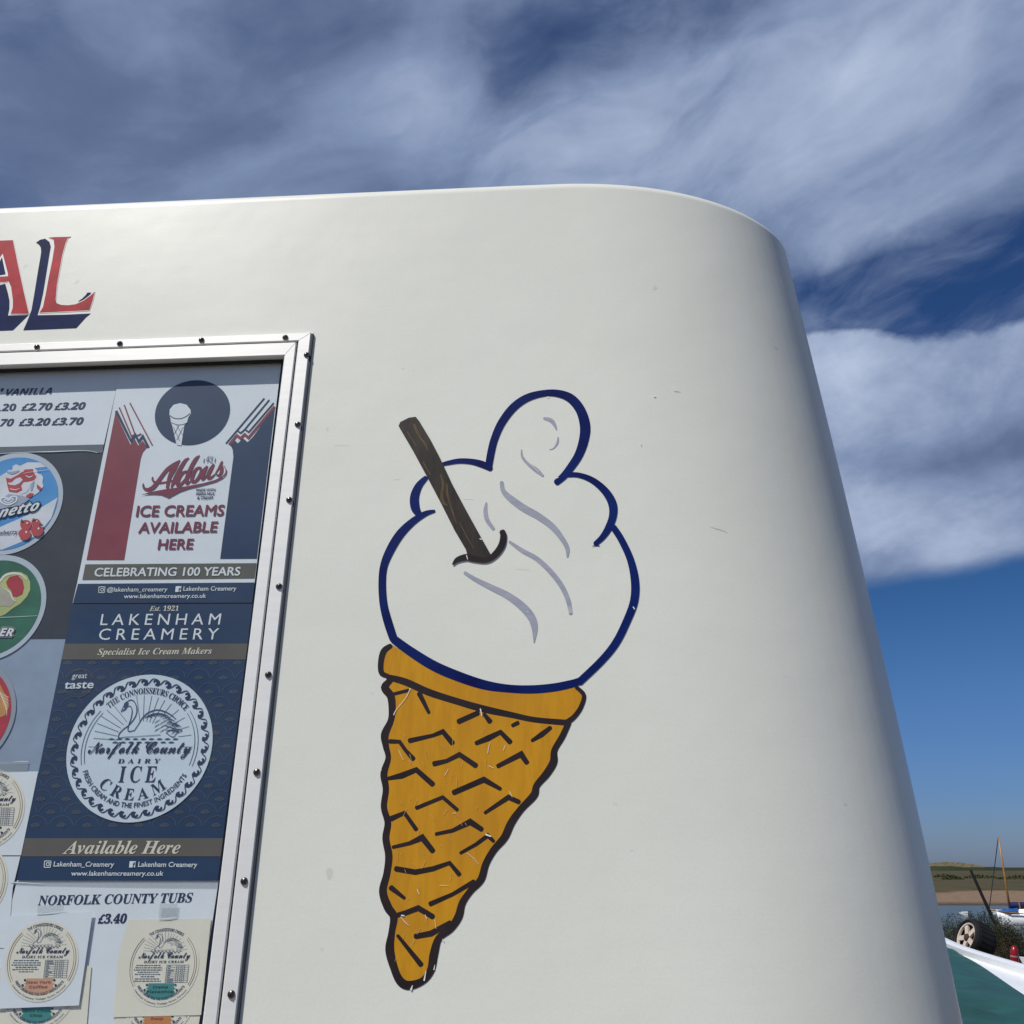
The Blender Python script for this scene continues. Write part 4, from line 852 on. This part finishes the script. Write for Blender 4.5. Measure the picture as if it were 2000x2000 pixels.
# ---- tub price sheet
D6 = -.0152
o = root('tub_price_sheet', 'white sheet of tub prices with serif capitals under the navy poster', 'price sheet', 220, 2000, D6)
b = MB(); b.poly([z3(128, 462), z3(1650, 462), z3(1420, 2000), z3(-330, 2000), z3(70, 700)], D6, I_WHITE); b.build('price_sheet', o)
b = MB(); b.line('NORFOLK COUNTY TUBS', 'B', z3(284, 648), z3(1441, 626), 18.2, D6 + .0003, I_NAVY2, .006, .10); b.line('£3.40', 'B', z3(738, 786), z3(946, 783), 17.2, D6 + .0003, I_NAVY2, .02, .06); b.build('price_lettering', o)
b = MB(); b.poly(ZP(z3, [(100, 468), (1645, 462), (1632, 520), (900, 512), (300, 500), (92, 492)]), D6 + .0006, M_TAPE); b.ribbon(ZP(z3, [(75, 480, 4), (150, 478, 8), (330, 490, 3)]), D6 + .0008, I_WHITE); b.build('tape_strip', o)
# ---- cards with oval lids
def lid(name, label, card, cardmat, c, a, h, off, flag, flagt, words, tilt=0.0, top=True, offb=None, ntxt=6, lean=.11):
    """card: four pixel corners TL TR BR BL; stands off the sheet by off (top) .. offb (bottom)"""
    o = root(name, label, 'label card', c[0], c[1] + h, off, 'white cards with oval tub labels')
    b = MB(); b.poly(card, off, cardmat); b.build('card_sheet', o)
    A, B = np.array((a, 0.)), np.array((lean * h, -h)); c = np.array(c, float); E = emb(c + B * .27, A * .92, B * .80); t = off + .0003
    P = lambda u, v: tuple(c + A * u + B * v)
    if tilt: A[1] = tilt * a
    b = MB(); b.poly(ell(c, A, B, 1.0, 56), t, I_CREAM); ov = b.build('oval_label', o); b = MB(); t += .0002
    for r, w in ((.93, 1.0), (.875, .7)):
        for a0, a1 in ((2.30, 3.72), (.85, -.55)): b.ribbon([(*p, w) for p in ell(c, A, B, r, 22, a0, a1)], t, I_GOLD, smooth=False)
    b.arc('THE CONNOISSEURS CHOICE', 'SB', c, A, B, math.radians(122), math.radians(58), .86, .075, t, I_NAVY2, .0)
    b.arc('FRESH CREAM AND THE FINEST INGREDIENTS', 'SB', c, A, B, math.radians(217), math.radians(323), .84, .07, t, I_NAVY2, .0, inside=True)
    b.arc('Lakenham Creamery, Trafalgar Street, Norwich', '', c, A, B, math.radians(219), math.radians(321), .945, .045, t, I_NAVY2, .0, inside=True)
    if top:
        b.line('Norfolk County', 'SC', P(-.72, .19), P(.72, .20), .145 * h, t + .0001, I_NAVY2, .012, .05); b.line('DAIRY ICE CREAM', 'B', P(-.55, .075), P(.56, .08), .058 * h, t, I_NAVY2, .012, space=1.15)
        for k in range(ntxt):
            w = [.34, .38, .40, .30, .36, .2][k % 6]; y = .02 - k * .055; x = -.42 + .02 * (k % 2)
            u = x - w
            while u < x + w:
                l = random.uniform(.04, .12); b.ribbon([(*P(u, y), .020 * h), (*P(min(u + l, x + w), y), .020 * h)], t, I_SLATE, smooth=False, cap=False); u += l + .016
        x0, x1, y0, y1 = .10, .72, .03, -.40
        for k in range(9): y = y0 + (y1 - y0) * k / 8; b.ribbon([(*P(x0 - .0 * k, y), .7), (*P(x1, y), .7)], t, I_SLATE, smooth=False, cap=False)
        for x in (x0, .38, .50, .60, x1): b.ribbon([(*P(x, y0), .7), (*P(x, y1), .7)], t + .00005, I_SLATE, smooth=False, cap=False)
        for k in range(8):
            y = y0 + (y1 - y0) * (k + .5) / 8; b.ribbon([(*P(x0 + .03, y), .014 * h), (*P(x0 + random.uniform(.10, .24), y), .014 * h)], t, I_SLATE, smooth=False, cap=False)
            for x in (.44, .55): b.ribbon([(*P(x - .02, y), .014 * h), (*P(x + .015, y), .014 * h)], t, I_SLATE, smooth=False, cap=False)
    b.build('label_lettering', ov)
    if top:
        b = MB(); rays_(b, E, t, I_SLATE, .9); swan(b, E, t + .0001, I_SLATE, False, 1.15); b.build('swan_drawing', ov)
    b = MB(); f0 = -.42
    pts = [(-.36, f0), (.36, f0), (.36, f0 - .10), (.42, f0 - .12), (.36, f0 - .16), (.40, f0 - .2)] + [(.42 * math.cos(q), f0 - .2 - .20 * math.sin(q)) for q in np.linspace(.25, math.pi - .25, 12)] + [(-.40, f0 - .2), (-.36, f0 - .16), (-.42, f0 - .12), (-.36, f0 - .1)]
    b.poly([P(*p) for p in pts], t, flag)
    for u, v in ((-.40, f0 - .04), (.40, f0 - .04), (-.45, f0 - .165), (.45, f0 - .165)): b.poly([P(u + .035 * math.cos(q), v + .03 * math.sin(q)) for q in np.linspace(0, 6.28, 10, endpoint=False)], t + .0001, I_DOT if flag is not I_TEAL else I_TEALT)
    for k, wd in enumerate(words): l = .042 * len(wd); b.line(wd, 'SB', P(-l - .02, f0 - .125 - .115 * k), P(l - .02, f0 - .12 - .115 * k), .062 * h, t + .0002, flagt, .008)
    b.build('flavour_flag', ov)
    return o
lid('label_card', 'cream card with yellow flag at the left picture edge, beside the navy poster', [n3(-300, 915), n3(300, 912), n3(165, 1572), n3(-300, 1572)], I_WHITE, (-24, 1580), 72, 79, -.0144, I_YELL, I_ORANGET, [])
o = lid('label_card', 'card mostly cut off by the picture edge, left of the tub price sheet', [n3(-300, 1582), n3(160, 1580), n3(100, 1830), n3(60, 2300), n3(-300, 2300)], I_WHITE, (-58, 1722), 73, 80, -.0147, I_PEACH, I_PEACHT, [])
lid('label_card', 'cream card with turquoise flag peeping out below the coffee label card', [(0, 1890), (178.5, 1886), (164, 2070), (-30, 2070)], I_CREAM, (77, 1933), 72.4, 80, -.0142, I_TEAL, I_TEALT, ['Mint Choc', 'Chip'], top=False)
lid('label_card', 'white card with peach coffee flag, standing proud of the tub price sheet', [n4(115, 238), n4(1458, 165), n4(1240, 1640), n4(-40, 1692)], I_WHITE, n4(655, 945), 71.5, 80, -.0122, I_PEACH, I_PEACHT, ['New York', 'Coffee'])
lid('label_card', 'cream card with orange flag at the bottom under the pistachio card', [(236, 1930), (400, 1925), (376, 2080), (206, 2085)], I_CREAM, n5(835, 1250), 70, 80, -.0148, I_ORANGE, I_ORANGET, ['Rasp'], top=False)
lid('label_card', 'cream card with teal pistachio flag on the right of the tub sheet', [n5(368, 122), n5(1578, 100), n5(1432, 1504), n5(150, 1536), n5(235, 600)], I_CREAM, n5(882, 795), 69.5, 79.5, -.0141, I_TEAL, I_TEALT, ['Crema', 'Pistachio'], ntxt=8)
for tz, lbl, pts, bright in [(-.0118, 'clear tape holding the peach coffee card, left of the price', [(285, 655), (485, 650), (478, 700), (280, 722)], [(280, 716, 7), (380, 710, 9), (480, 694, 7)]), (-.0132, 'clear tape holding the teal pistachio card, right of the price', [(1205, 640), (1342, 638), (1332, 745), (1196, 750)], [(1196, 752, 5), (1270, 748, 9), (1332, 740, 4)])]:
    b = MB(); b.poly(ZP(z3, pts), tz, M_TAPE); b.ribbon(ZP(z3, bright), tz + .0002, I_WHITE); oo = b.build('clear_tape', None, W(*z3(*pts[0]), tz)); tag(oo, lbl, 'tape', 'clear tape strips')
b = MB(); b.poly(ZP(n3, [(-100, 835), (224, 834), (214, 908), (-100, 914)]), -.0138, M_TAPE); b.ribbon(ZP(n3, [(100, 838, 3), (180, 834, 6), (224, 834, 4)]), -.0136, I_WHITE); oo = b.build('clear_tape', None, W(20, 1500, -.0138)); tag(oo, 'clear tape across the top of the yellow flagged card', 'tape', 'clear tape strips')

# ================================================================== BOATS, WHEEL, POST, SHRUBS
M_GEL = mat('white_gelcoat', (.82, .84, .85), .3, .5, .06, 3); M_TARP = mat('green_tarpaulin', (.004, .060, .045), .5, .45, .3, 5, bump=.01)
DZ = 1.0
co = thing('covered_boat', 'white boat under a green cover just behind the rear of the van', 'boat', tuple(np.array([*gz(1925, 1890, DZ)[:2], 0.0])))
Re = [gz(1830, 1834, DZ), gz(1848, 1843, DZ), gz(1880, 1858, DZ), gz(1920.7, 1873, DZ), gz(2000, 1898, DZ), gz(2110, 1930, DZ), gz(2210, 1962, DZ), gz(2360, 2008, DZ), gz(2540, 2062, DZ)]
Re = np.array([[p[0], p[1]] for p in Re]); Re = catmull(Re, 5)
Ce = np.array([[p[0], p[1]] for p in [gz(1826, 1838, DZ), gz(1846, 1850, DZ), gz(1872, 1864, DZ), gz(1912.5, 1887.7, DZ), gz(2000, 1948, DZ), gz(2110, 2010, DZ), gz(2210, 2060, DZ), gz(2350, 2115, DZ), gz(2520, 2180, DZ)]]); Ce = catmull(Ce, 5)
nn_ = len(Re)
axis0 = Re[-1] - Re[0]; axis0 /= np.linalg.norm(axis0); left = np.array([-axis0[1], axis0[0]]); left = left if left[0] < 0 else -left
Lf = Re + left * 2.1 * np.sin(np.linspace(.35, 1.6, nn_))[:, None]; Lc = Lf - left * .12
b = MB(); vs = []; fs = []
prof = [(0, .0), (0.0, .045), (.05, .052), (.09, .045), (.093, .008), (.128, .003)]
for i in range(nn_):
    inw = (Lf[i] - Re[i]); inw /= np.linalg.norm(inw); 
    for d, z in prof: vs.append((*(Re[i] + inw * d), DZ + z))
    vs.append((*(Ce[i] if np.dot(Ce[i] - Re[i], inw) > .135 else Re[i] + inw * .15), DZ + .0)); 
    vs.append((*(Lc[i]), DZ)); vs.append((*(Lf[i]), DZ))
k = len(prof) + 3
for i in range(nn_ - 1):
    for j in range(k - 1):
        if j == k - 3: continue
        fs.append((i * k + j, i * k + j + 1, (i + 1) * k + j + 1, (i + 1) * k + j))
b.add(vs, fs, M_GEL); b.build('deck', co, smooth=False)
b = MB(); vs = []; fs = []
for i in range(nn_):
    cen = (Re[i] + Lf[i]) / 2
    for q, z in ((1.0, DZ - .001), (.93, DZ - .25), (.7, DZ - .55), (.12, DZ - .85), (-.12, DZ - .85), (-.7, DZ - .55), (-.93, DZ - .25), (-1, DZ - .001)): vs.append((*(cen + (Re[i] - cen) * q), z))
for i in range(nn_ - 1):
    for j in range(7): fs.append((i * 8 + j, i * 8 + j + 1, (i + 1) * 8 + j + 1, (i + 1) * 8 + j))
fs += [tuple(range(8)), tuple((nn_ - 1) * 8 + j for j in range(7, -1, -1))]
b.add(vs, fs, M_GEL); b.build('hull', co, smooth=False)
b = MB(); vs = []; fs = []; mcol = 40
for i in range(nn_):
    c0 = Ce[i] - left * .015
    for j in range(mcol):
        t = j / (mcol - 1); p = c0 + (Lc[i] - c0) * t; s_ = i / nn_
        z = DZ + .012 + .05 * math.sin(math.pi * t) + .014 * math.sin(9 * s_ * 6 + 3 * math.sin(t * 7)) * math.sin(math.pi * min(1, t * 1.4)) + .008 * math.sin(26 * t + 8 * s_) + .004 * math.sin(60 * s_ + 20 * t)
        if j == 0: z = DZ + .003
        vs.append((*p, z))
for i in range(nn_ - 1):
    for j in range(mcol - 1): fs.append((i * mcol + j, i * mcol + j + 1, (i + 1) * mcol + j + 1, (i + 1) * mcol + j))
b.add(vs, fs, M_TARP); b.build('green_cover', co, smooth=True)
M_WOOD = mat('dark_timber', (.045, .032, .022), .85, .3, .35, 12, (1, 1, .2))
for f_ in (.25, .75):
    i = int(f_ * (nn_ - 1)); cen = (Re[i] + Lf[i]) / 2; b = MB(); b.box((cen[0], cen[1], .078), (.45 * left[0], .45 * left[1], 0), (.12 * axis0[0], .12 * axis0[1], 0), (0, 0, .078), M_WOOD); b.build('support_block', co)
# wheel lying on the deck
WK = 1.5; wc = gd(1885, 1829, 8.9); wv = (wc - CAM) / np.linalg.norm(wc - CAM); w_r = np.cross(wv, [0, 0, 1.0]); w_r /= np.linalg.norm(w_r); w_u = np.cross(w_r, wv); ax = math.cos(1.03) * wv + math.sin(1.03) * (.90 * w_r - .44 * w_u); ax /= np.linalg.norm(ax)
tw = thing('trolley_wheel', 'fat black tyred trolley wheel with pale spoked hub lying on the covered boat', 'wheel', tuple(wc))
M_TYRE = mat('tyre_rubber', (.006, .006, .007), .8, .35, .2, 60); M_HUB = mat('pale_hub', (.52, .44, .37), .5, .4, .1, 20)
b = MB(); Rw = .104 * WK
b.lathe(wc, ax, [(p * WK, q * WK) for p, q in [(.080, .010), (.084, .0), (.091, -.005), (.098, .002), (.104, .014), (.106, .03), (.106, .095), (.104, .11), (.095, .125), (.07, .127), (.068, .11)]], M_TYRE, 36)
for k in range(24):
    a = 2 * math.pi * k / 24; e1_ = np.cross(ax, [0, 0, 1.0]); e1_ /= np.linalg.norm(e1_); e2_ = np.cross(ax, e1_); d = math.cos(a) * e1_ + math.sin(a) * e2_
    b.box(wc + d * Rw * 1.02 + ax * .062 * WK, d * .003, np.cross(ax, d) * .009, ax * .038 * WK, M_TYRE)
b.build('tyre', tw, smooth=False)
b = MB(); b.lathe(wc, ax, [(p * WK, q * WK) for p, q in [(.081, .012), (.079, .004), (.072, .006), (.069, .016)]], M_HUB, 32); b.lathe(wc, ax, [(p * WK, q * WK) for p, q in [(.018, .05), (.018, .004), (.012, .0), (.0001, .0)]], M_WOOD, 16)
for k in range(5):
    a = 2 * math.pi * k / 5 + .5; d = math.cos(a) * e1_ + math.sin(a) * e2_; b.box(wc + (d * .046 + ax * .016) * WK, d * .027 * WK, np.cross(ax, d) * .013 * WK, ax * .006 * WK, M_HUB)
b.lathe(wc, ax, [(.080 * WK, .03 * WK), (.0001, .03 * WK)], mat('hub_backing', (.10, .07, .05), .7), 24); b.build('hub', tw)
# leaning post
b = MB(); p1 = gd(1895, 1698, 15.0); p0_ = gd(1936, 1788, 15.0); dirp = (p0_ - p1) / np.linalg.norm(p0_ - p1)
b.tube([p1, p1 + dirp * .02, p0_, p1 + dirp * (p1[2] + .02) / -dirp[2]], [.013, .018, .024, .028], mat('tarred_post', (.012, .011, .010), .8, .3, .3, 12), 10); tag(b.build('leaning_post', None, p1 + dirp * p1[2] / -dirp[2], smooth=True), 'dark thin post leaning to the left above the shrubs', 'post')
# shrubs
def shrub_mat(i, c): return mat('shrub_leaf_%s' % i, c, .7, .3, .45, 5)
SH = [shrub_mat('olive', (.040, .046, .014)), shrub_mat('dark', (.014, .020, .007)), shrub_mat('brown', (.060, .034, .014))]
def leaves(n, H, wd, base, mats):
    n = int(n * 2.6); t = 1 - .5 * rng.random(n) ** 1.25; a = rng.uniform(0, 6.283, n)
    # leafy spikes: each spike has its own centre and tip height
    wd *= 1.45; ns = 150; sa = rng.uniform(0, 6.283, ns); sr = wd * .5 * np.sqrt(rng.random(ns)); sh = H * (1 - .22 * (sr / (wd * .5)) ** 2) * rng.uniform(.78, 1.02, ns)
    k = rng.integers(0, ns, n); w_ = .012 + .075 * (1 - t) ** .7
    P = np.stack([sr[k] * np.cos(sa[k]) + w_ * rng.normal(0, 1, n), sr[k] * np.sin(sa[k]) * .8 + w_ * rng.normal(0, 1, n), sh[k] * t + rng.normal(0, .012, n)], 1) + base
    d = rng.normal(0, 1, (n, 3)) + [0, 0, .9]; d /= np.linalg.norm(d, axis=1)[:, None]; u = np.cross(d, rng.normal(0, 1, (n, 3))); u /= np.linalg.norm(u, axis=1)[:, None]
    l = rng.uniform(.012, .028, n)[:, None]
    V = np.stack([P - u * l * .3, P + d * l * .6, P + u * l * .3, P + d * l * 1.3], 1).reshape(-1, 3)
    b = MB(); b.mats = [SH[m] for m in sorted(set(mats))]; b.v = [tuple(v) for v in V]
    ids = [sorted(set(mats)).index(m) for m in mats]
    for q in range(n): b.f += [[4 * q, 4 * q + 1, 4 * q + 3], [4 * q + 1, 4 * q + 2, 4 * q + 3]]; b.m += [ids[k[q] % len(ids)]] * 2
    return b
def shrub(px, py_top, y, width_px, label, mats=(0, 1, 1), n=2600, hmul=1.0):
    top = gd(px, py_top, y); base = np.array([top[0], top[1], 0.0]); H = top[2] * hmul; wd = width_px / FPX * y * 1.15
    o = thing('shrub', label, 'shrub', tuple(base), 'dark shrubs on the quay edge'); b = MB(); stems = []
    ns = 34
    for k in range(ns):
        a = random.uniform(0, 6.28); r = wd * .5 * math.sqrt(random.random()); h = H * (1 - .55 * (r / (wd * .5)) ** 2) * random.uniform(.72, 1.02)
        tip = base + [r * math.cos(a), r * math.sin(a) * .8, h]; st = base + [r * .3 * math.cos(a), r * .3 * math.sin(a), 0]
        stems.append((st, (st + tip) / 2 + [random.uniform(-.05, .05), 0, .05], tip))
    for s in stems: b.tube(s, [.012, .008, .003], M_WOOD, 5)
    b.build('stems', o); b = MB()
    b = leaves(n, H, wd, base, mats)
    b.build('foliage', o)
shrub(1868, 1780, 12.6, 70, 'small olive shrub between the van and the wheel', (0, 1, 0), 4800)
shrub(1912, 1776, 13.0, 78, 'tall dark shrub directly behind the wheel', (0, 1, 1), 7200)
shrub(1945, 1790, 12.4, 74, 'dark shrub right of the wheel below the sailing boat', (0, 1, 1, 2), 7200)
shrub(1964, 1830, 11.4, 66, 'low brownish shrub beside the red fitting', (2, 1, 1), 5600)
shrub(1825, 1790, 12.0, 60, 'shrub mostly hidden behind the van rear', (0, 1, 0), 1200)
# red fitting and white dinghy
rp = gd(1981.5, 1866, 9.8); b = MB(); M_REDL = mat('red_plastic', (.24, .003, .008), .3, .5)
b.lathe(rp, (0.12, 0, 1), [(p * 1.25, q * 1.3) for p, q in [(.001, -.075), (.022, -.07), (.028, -.04), (.029, .0), (.027, .03), (.020, .05), (.008, .062), (.001, .064)]], M_REDL, 18); b.lathe(rp, (0.12, 0, 1), [(.038, -.016), (.038, -.003)], mat('grey_band', (.25, .20, .20), .5), 18)
rl = thing('red_float', 'small red rounded float beside the low brownish shrub', 'float', tuple(rp)); b.build('float_body', rl, smooth=True)
b = MB(); b.tube([rp + [0, .03, -.04], rp + [0, .03, -.5], rp + [0, .03, -rp[2]]], [.02, .024, .028], M_WOOD, 8); b.build('float_stake', rl)
dg = thing('white_dinghy', 'white dinghy bow poking in at the right picture edge by the red float', 'dinghy', tuple(np.array([*gd(2040, 1890, 10.2)[:2], 0.0])))
b = MB(); bow = gd(1990, 1868, 10.2); vs = []; fs = []; dr = np.array([.96, -.28, 0]); dr /= np.linalg.norm(dr); dp = np.array([-dr[1], dr[0], 0])
for i, t in enumerate(np.linspace(0, 1, 12)):
    wdt = .55 * math.sin(min(1, t * 1.6) * math.pi / 2) + .004; cen = bow + dr * 1.9 * t + [0, 0, -.11 * math.sin(t * 2.2)]
    for q, z in ((1, 0), (.9, -.18), (.5, -.42), (0, -.5), (-.5, -.42), (-.9, -.18), (-1, 0)): vs.append(cen + dp * wdt * q + [0, 0, z] + dr * .18 * (z / -.5) * (1 - t))
for i in range(11):
    for j in range(6): fs.append((i * 7 + j, i * 7 + j + 1, (i + 1) * 7 + j + 1, (i + 1) * 7 + j))
    fs.append((i * 7, (i + 1) * 7, (i + 1) * 7 + 6, i * 7 + 6))
b.add(vs, fs, M_GEL); b.build('hull', dg); b = MB(); cen = bow + dr * .95; b.box((cen[0], cen[1], (cen[2] - .55) / 2), dr * .5, dp * .14, (0, 0, (cen[2] - .55) / 2), M_WOOD); b.build('support_block', dg)
# boats on the creek
M_BLUEC = mat('blue_canvas', (.004, .008, .062), .7, .3, .2, 4); M_SPAR = mat('varnished_spar', (.33, .17, .045), .4, .5, .2, 3); M_BTRIM = mat('blue_trim', (.012, .075, .26), .5, .5); M_TEAK = mat('brown_timber', (.20, .095, .045), .6, .4, .2, 4)
def hull_loft(b, bow, dr, Lh, beam, free, m, draft=.12):
    dr = np.array(dr, float); dr /= np.linalg.norm(dr); dp = np.array([-dr[1], dr[0], 0]); vs = []; fs = []; nst = 16
    for i in range(nst):
        t = i / (nst - 1); w_ = beam * .5 * (math.sin(min(1, t * 1.9) * math.pi / 2) ** .8) * (1 - .25 * max(0, t - .6)) + .01; sheer = free * (1 + .28 * (1 - t) ** 2)
        for q, z in ((1, sheer), (1.0, sheer * .5), (.93, .06), (.5, -draft), (-.5, -draft), (-.93, .06), (-1.0, sheer * .5), (-1, sheer)): vs.append(np.array([bow[0], bow[1], -1.0]) + dr * (Lh * t + (.07 * (1 - t) * (1 - max(0, z) / sheer))) + dp * w_ * q + [0, 0, z])
    for i in range(nst - 1):
        for j in range(7): fs.append((i * 8 + j, i * 8 + j + 1, (i + 1) * 8 + j + 1, (i + 1) * 8 + j))
        fs.append((i * 8, (i + 1) * 8, (i + 1) * 8 + 7, i * 8 + 7))
    fs.append(tuple((nst - 1) * 8 + j for j in range(8))); b.add(vs, fs, m); return dr, dp
bw = gz(1950, 1806, -1.0)
sb = thing('sailing_boat', 'white sailing boat with varnished mast and navy sail cover moored on the creek', 'sailing boat', (bw[0], bw[1], -1.0))
b = MB(); dr, dp = hull_loft(b, bw, (.86, -.38, 0), 5.2, 1.8, .46, M_GEL); hl = b.build('hull', sb, smooth=True)
def at(t, side_, z): return np.array([bw[0], bw[1], -1.0]) + dr * t + dp * side_ + [0, 0, z]
b = MB()
for sgn in (1, -1): b.tube([at(.05, .02 * sgn, .60), at(.6, .50 * sgn, .565), at(1.4, .80 * sgn, .52), at(2.6, .91 * sgn, .48), at(5.1, .80 * sgn, .47)], .03, M_TEAK, 6)
b.build('rubbing_strake', sb)
b = MB(); b.add([at(.02, 0, .62), at(.55, .46, .61), at(.95, .62, .60), at(.95, -.62, .60), at(.55, -.46, .61), at(.95, 0, .80)], [(0, 1, 5), (1, 2, 5), (0, 5, 4), (4, 5, 3), (2, 3, 5)], M_BTRIM); b.build('fore_deck', sb)
b = MB(); b.add([at(.95, .5, .55), at(2.0, .7, .52), at(2.0, -.7, .52), at(.95, -.5, .55), at(1.0, .4, .72), at(2.0, .5, .74), at(2.0, -.5, .74), at(1.0, -.4, .72)], [(4, 5, 6, 7), (0, 1, 5, 4), (1, 2, 6, 5), (2, 3, 7, 6), (3, 0, 4, 7)], M_GEL); b.build('cabin', sb)
b = MB(); b.tube([at(1.05, .3 * math.cos(q), .72 + .34 * math.sin(q)) for q in np.linspace(0, math.pi, 12)], .035, M_TEAK, 6); b.build('hoop', sb)
mt = gd(1950, 1634, bw[1] - .2); mbase = gd(1975, 1785, bw[1] - .2); mast_b = np.array([mt[0], mt[1], -.55])
b = MB(); b.tube([mast_b, (mast_b + mt) / 2, mt], [.055, .05, .03], M_SPAR, 8); b.build('mast', sb, smooth=True)
bs = gd(1973.5, 1769, bw[1] - .2)
b = MB(); b.tube([mast_b * [1, 1, 0] + [0, 0, bs[2]] + dr * u + [0, 0, .04 * u] for u in (0, .1, .6, 1.4, 2.4)], [.10, .17, .16, .14, .08], M_BLUEC, 10); b.build('sail_cover', sb, smooth=True)
b = MB(); fs_ = gd(1932, 1776, bw[1] + .1); b.tube([mt, fs_], .022, mat('dark_rigging', (.012, .016, .045), .6), 5); bw2 = at(0, 0, .62); b.tube([fs_, bw2], [.03, .04], M_SPAR, 6); b.build('forestay', sb)
# further boats
for px, py, L_, m1, lab in [(1936, 1785, 1.7, M_GEL, 'white rowing boat moored beyond the bow of the sailing boat'), (1892, 1790.5, 1.5, M_GEL, 'tiny white tender afloat left of the tall shrub'), (1986, 1794, 3.2, M_GEL, 'white open boat moored behind the sailing boat hull')]:
    p = gz(px, py, -1.0); rb = thing('rowing_boat', lab, 'boat', (p[0], p[1], -1.0), 'small boats moored on the creek')
    b = MB(); d_, e_ = hull_loft(b, p, (.25, 1, 0) if L_ == 1.5 else (1, .1, 0), L_, L_ * .36, .34 if L_ > 2 else .22, m1); b.build('hull', rb)
    b = MB(); fr = .34 if L_ > 2 else .22
    for sgn in (1, -1): b.tube([p + d_ * .05 + [0, 0, fr * 1.26], p + d_ * L_ * .45 + e_ * L_ * .175 * sgn + [0, 0, fr * 1.08], p + d_ * L_ + e_ * L_ * .16 * sgn + [0, 0, fr]], .025, M_TEAK if L_ > 2 else M_BLUEC, 6)
    b.build('gunwale', rb)
# scrub on the marsh
for px, py, y, wm, lab in [(1842, 1719, 190, 3.2, 'round dark bush on the far marsh nearest the van'), (1862, 1724, 160, 2.6, 'low flat bush on the marsh left of the leaning post'), (1915, 1719, 175, 5.0, 'wide dark bush on the marsh between post and mast'), (1988, 1724, 160, 5.0, 'dark bush on the marsh right of the mast')]:
    c = gd(px, py, y); c[2] = -.15; o = thing('marsh_bush', lab, 'bush', tuple(c), 'dark bushes on the far marsh'); b = MB()
    for k in range(500):
        a = random.uniform(0, 6.28); r = wm * .6 * math.sqrt(random.random()); h = .62 * (1 - (r / (wm * .62)) ** 2) * random.random() ** .5
        p = c + [r * math.cos(a), r * math.sin(a), h]; d = rng.normal(0, 1, 3); d /= np.linalg.norm(d); u = np.cross(d, rng.normal(0, 1, 3)); u /= np.linalg.norm(u)
        b.add([p - u * .10, p + d * .24, p + u * .10], [(0, 1, 2)], SH[0])
    b.build('foliage', o)
bpy.context.view_layer.update()
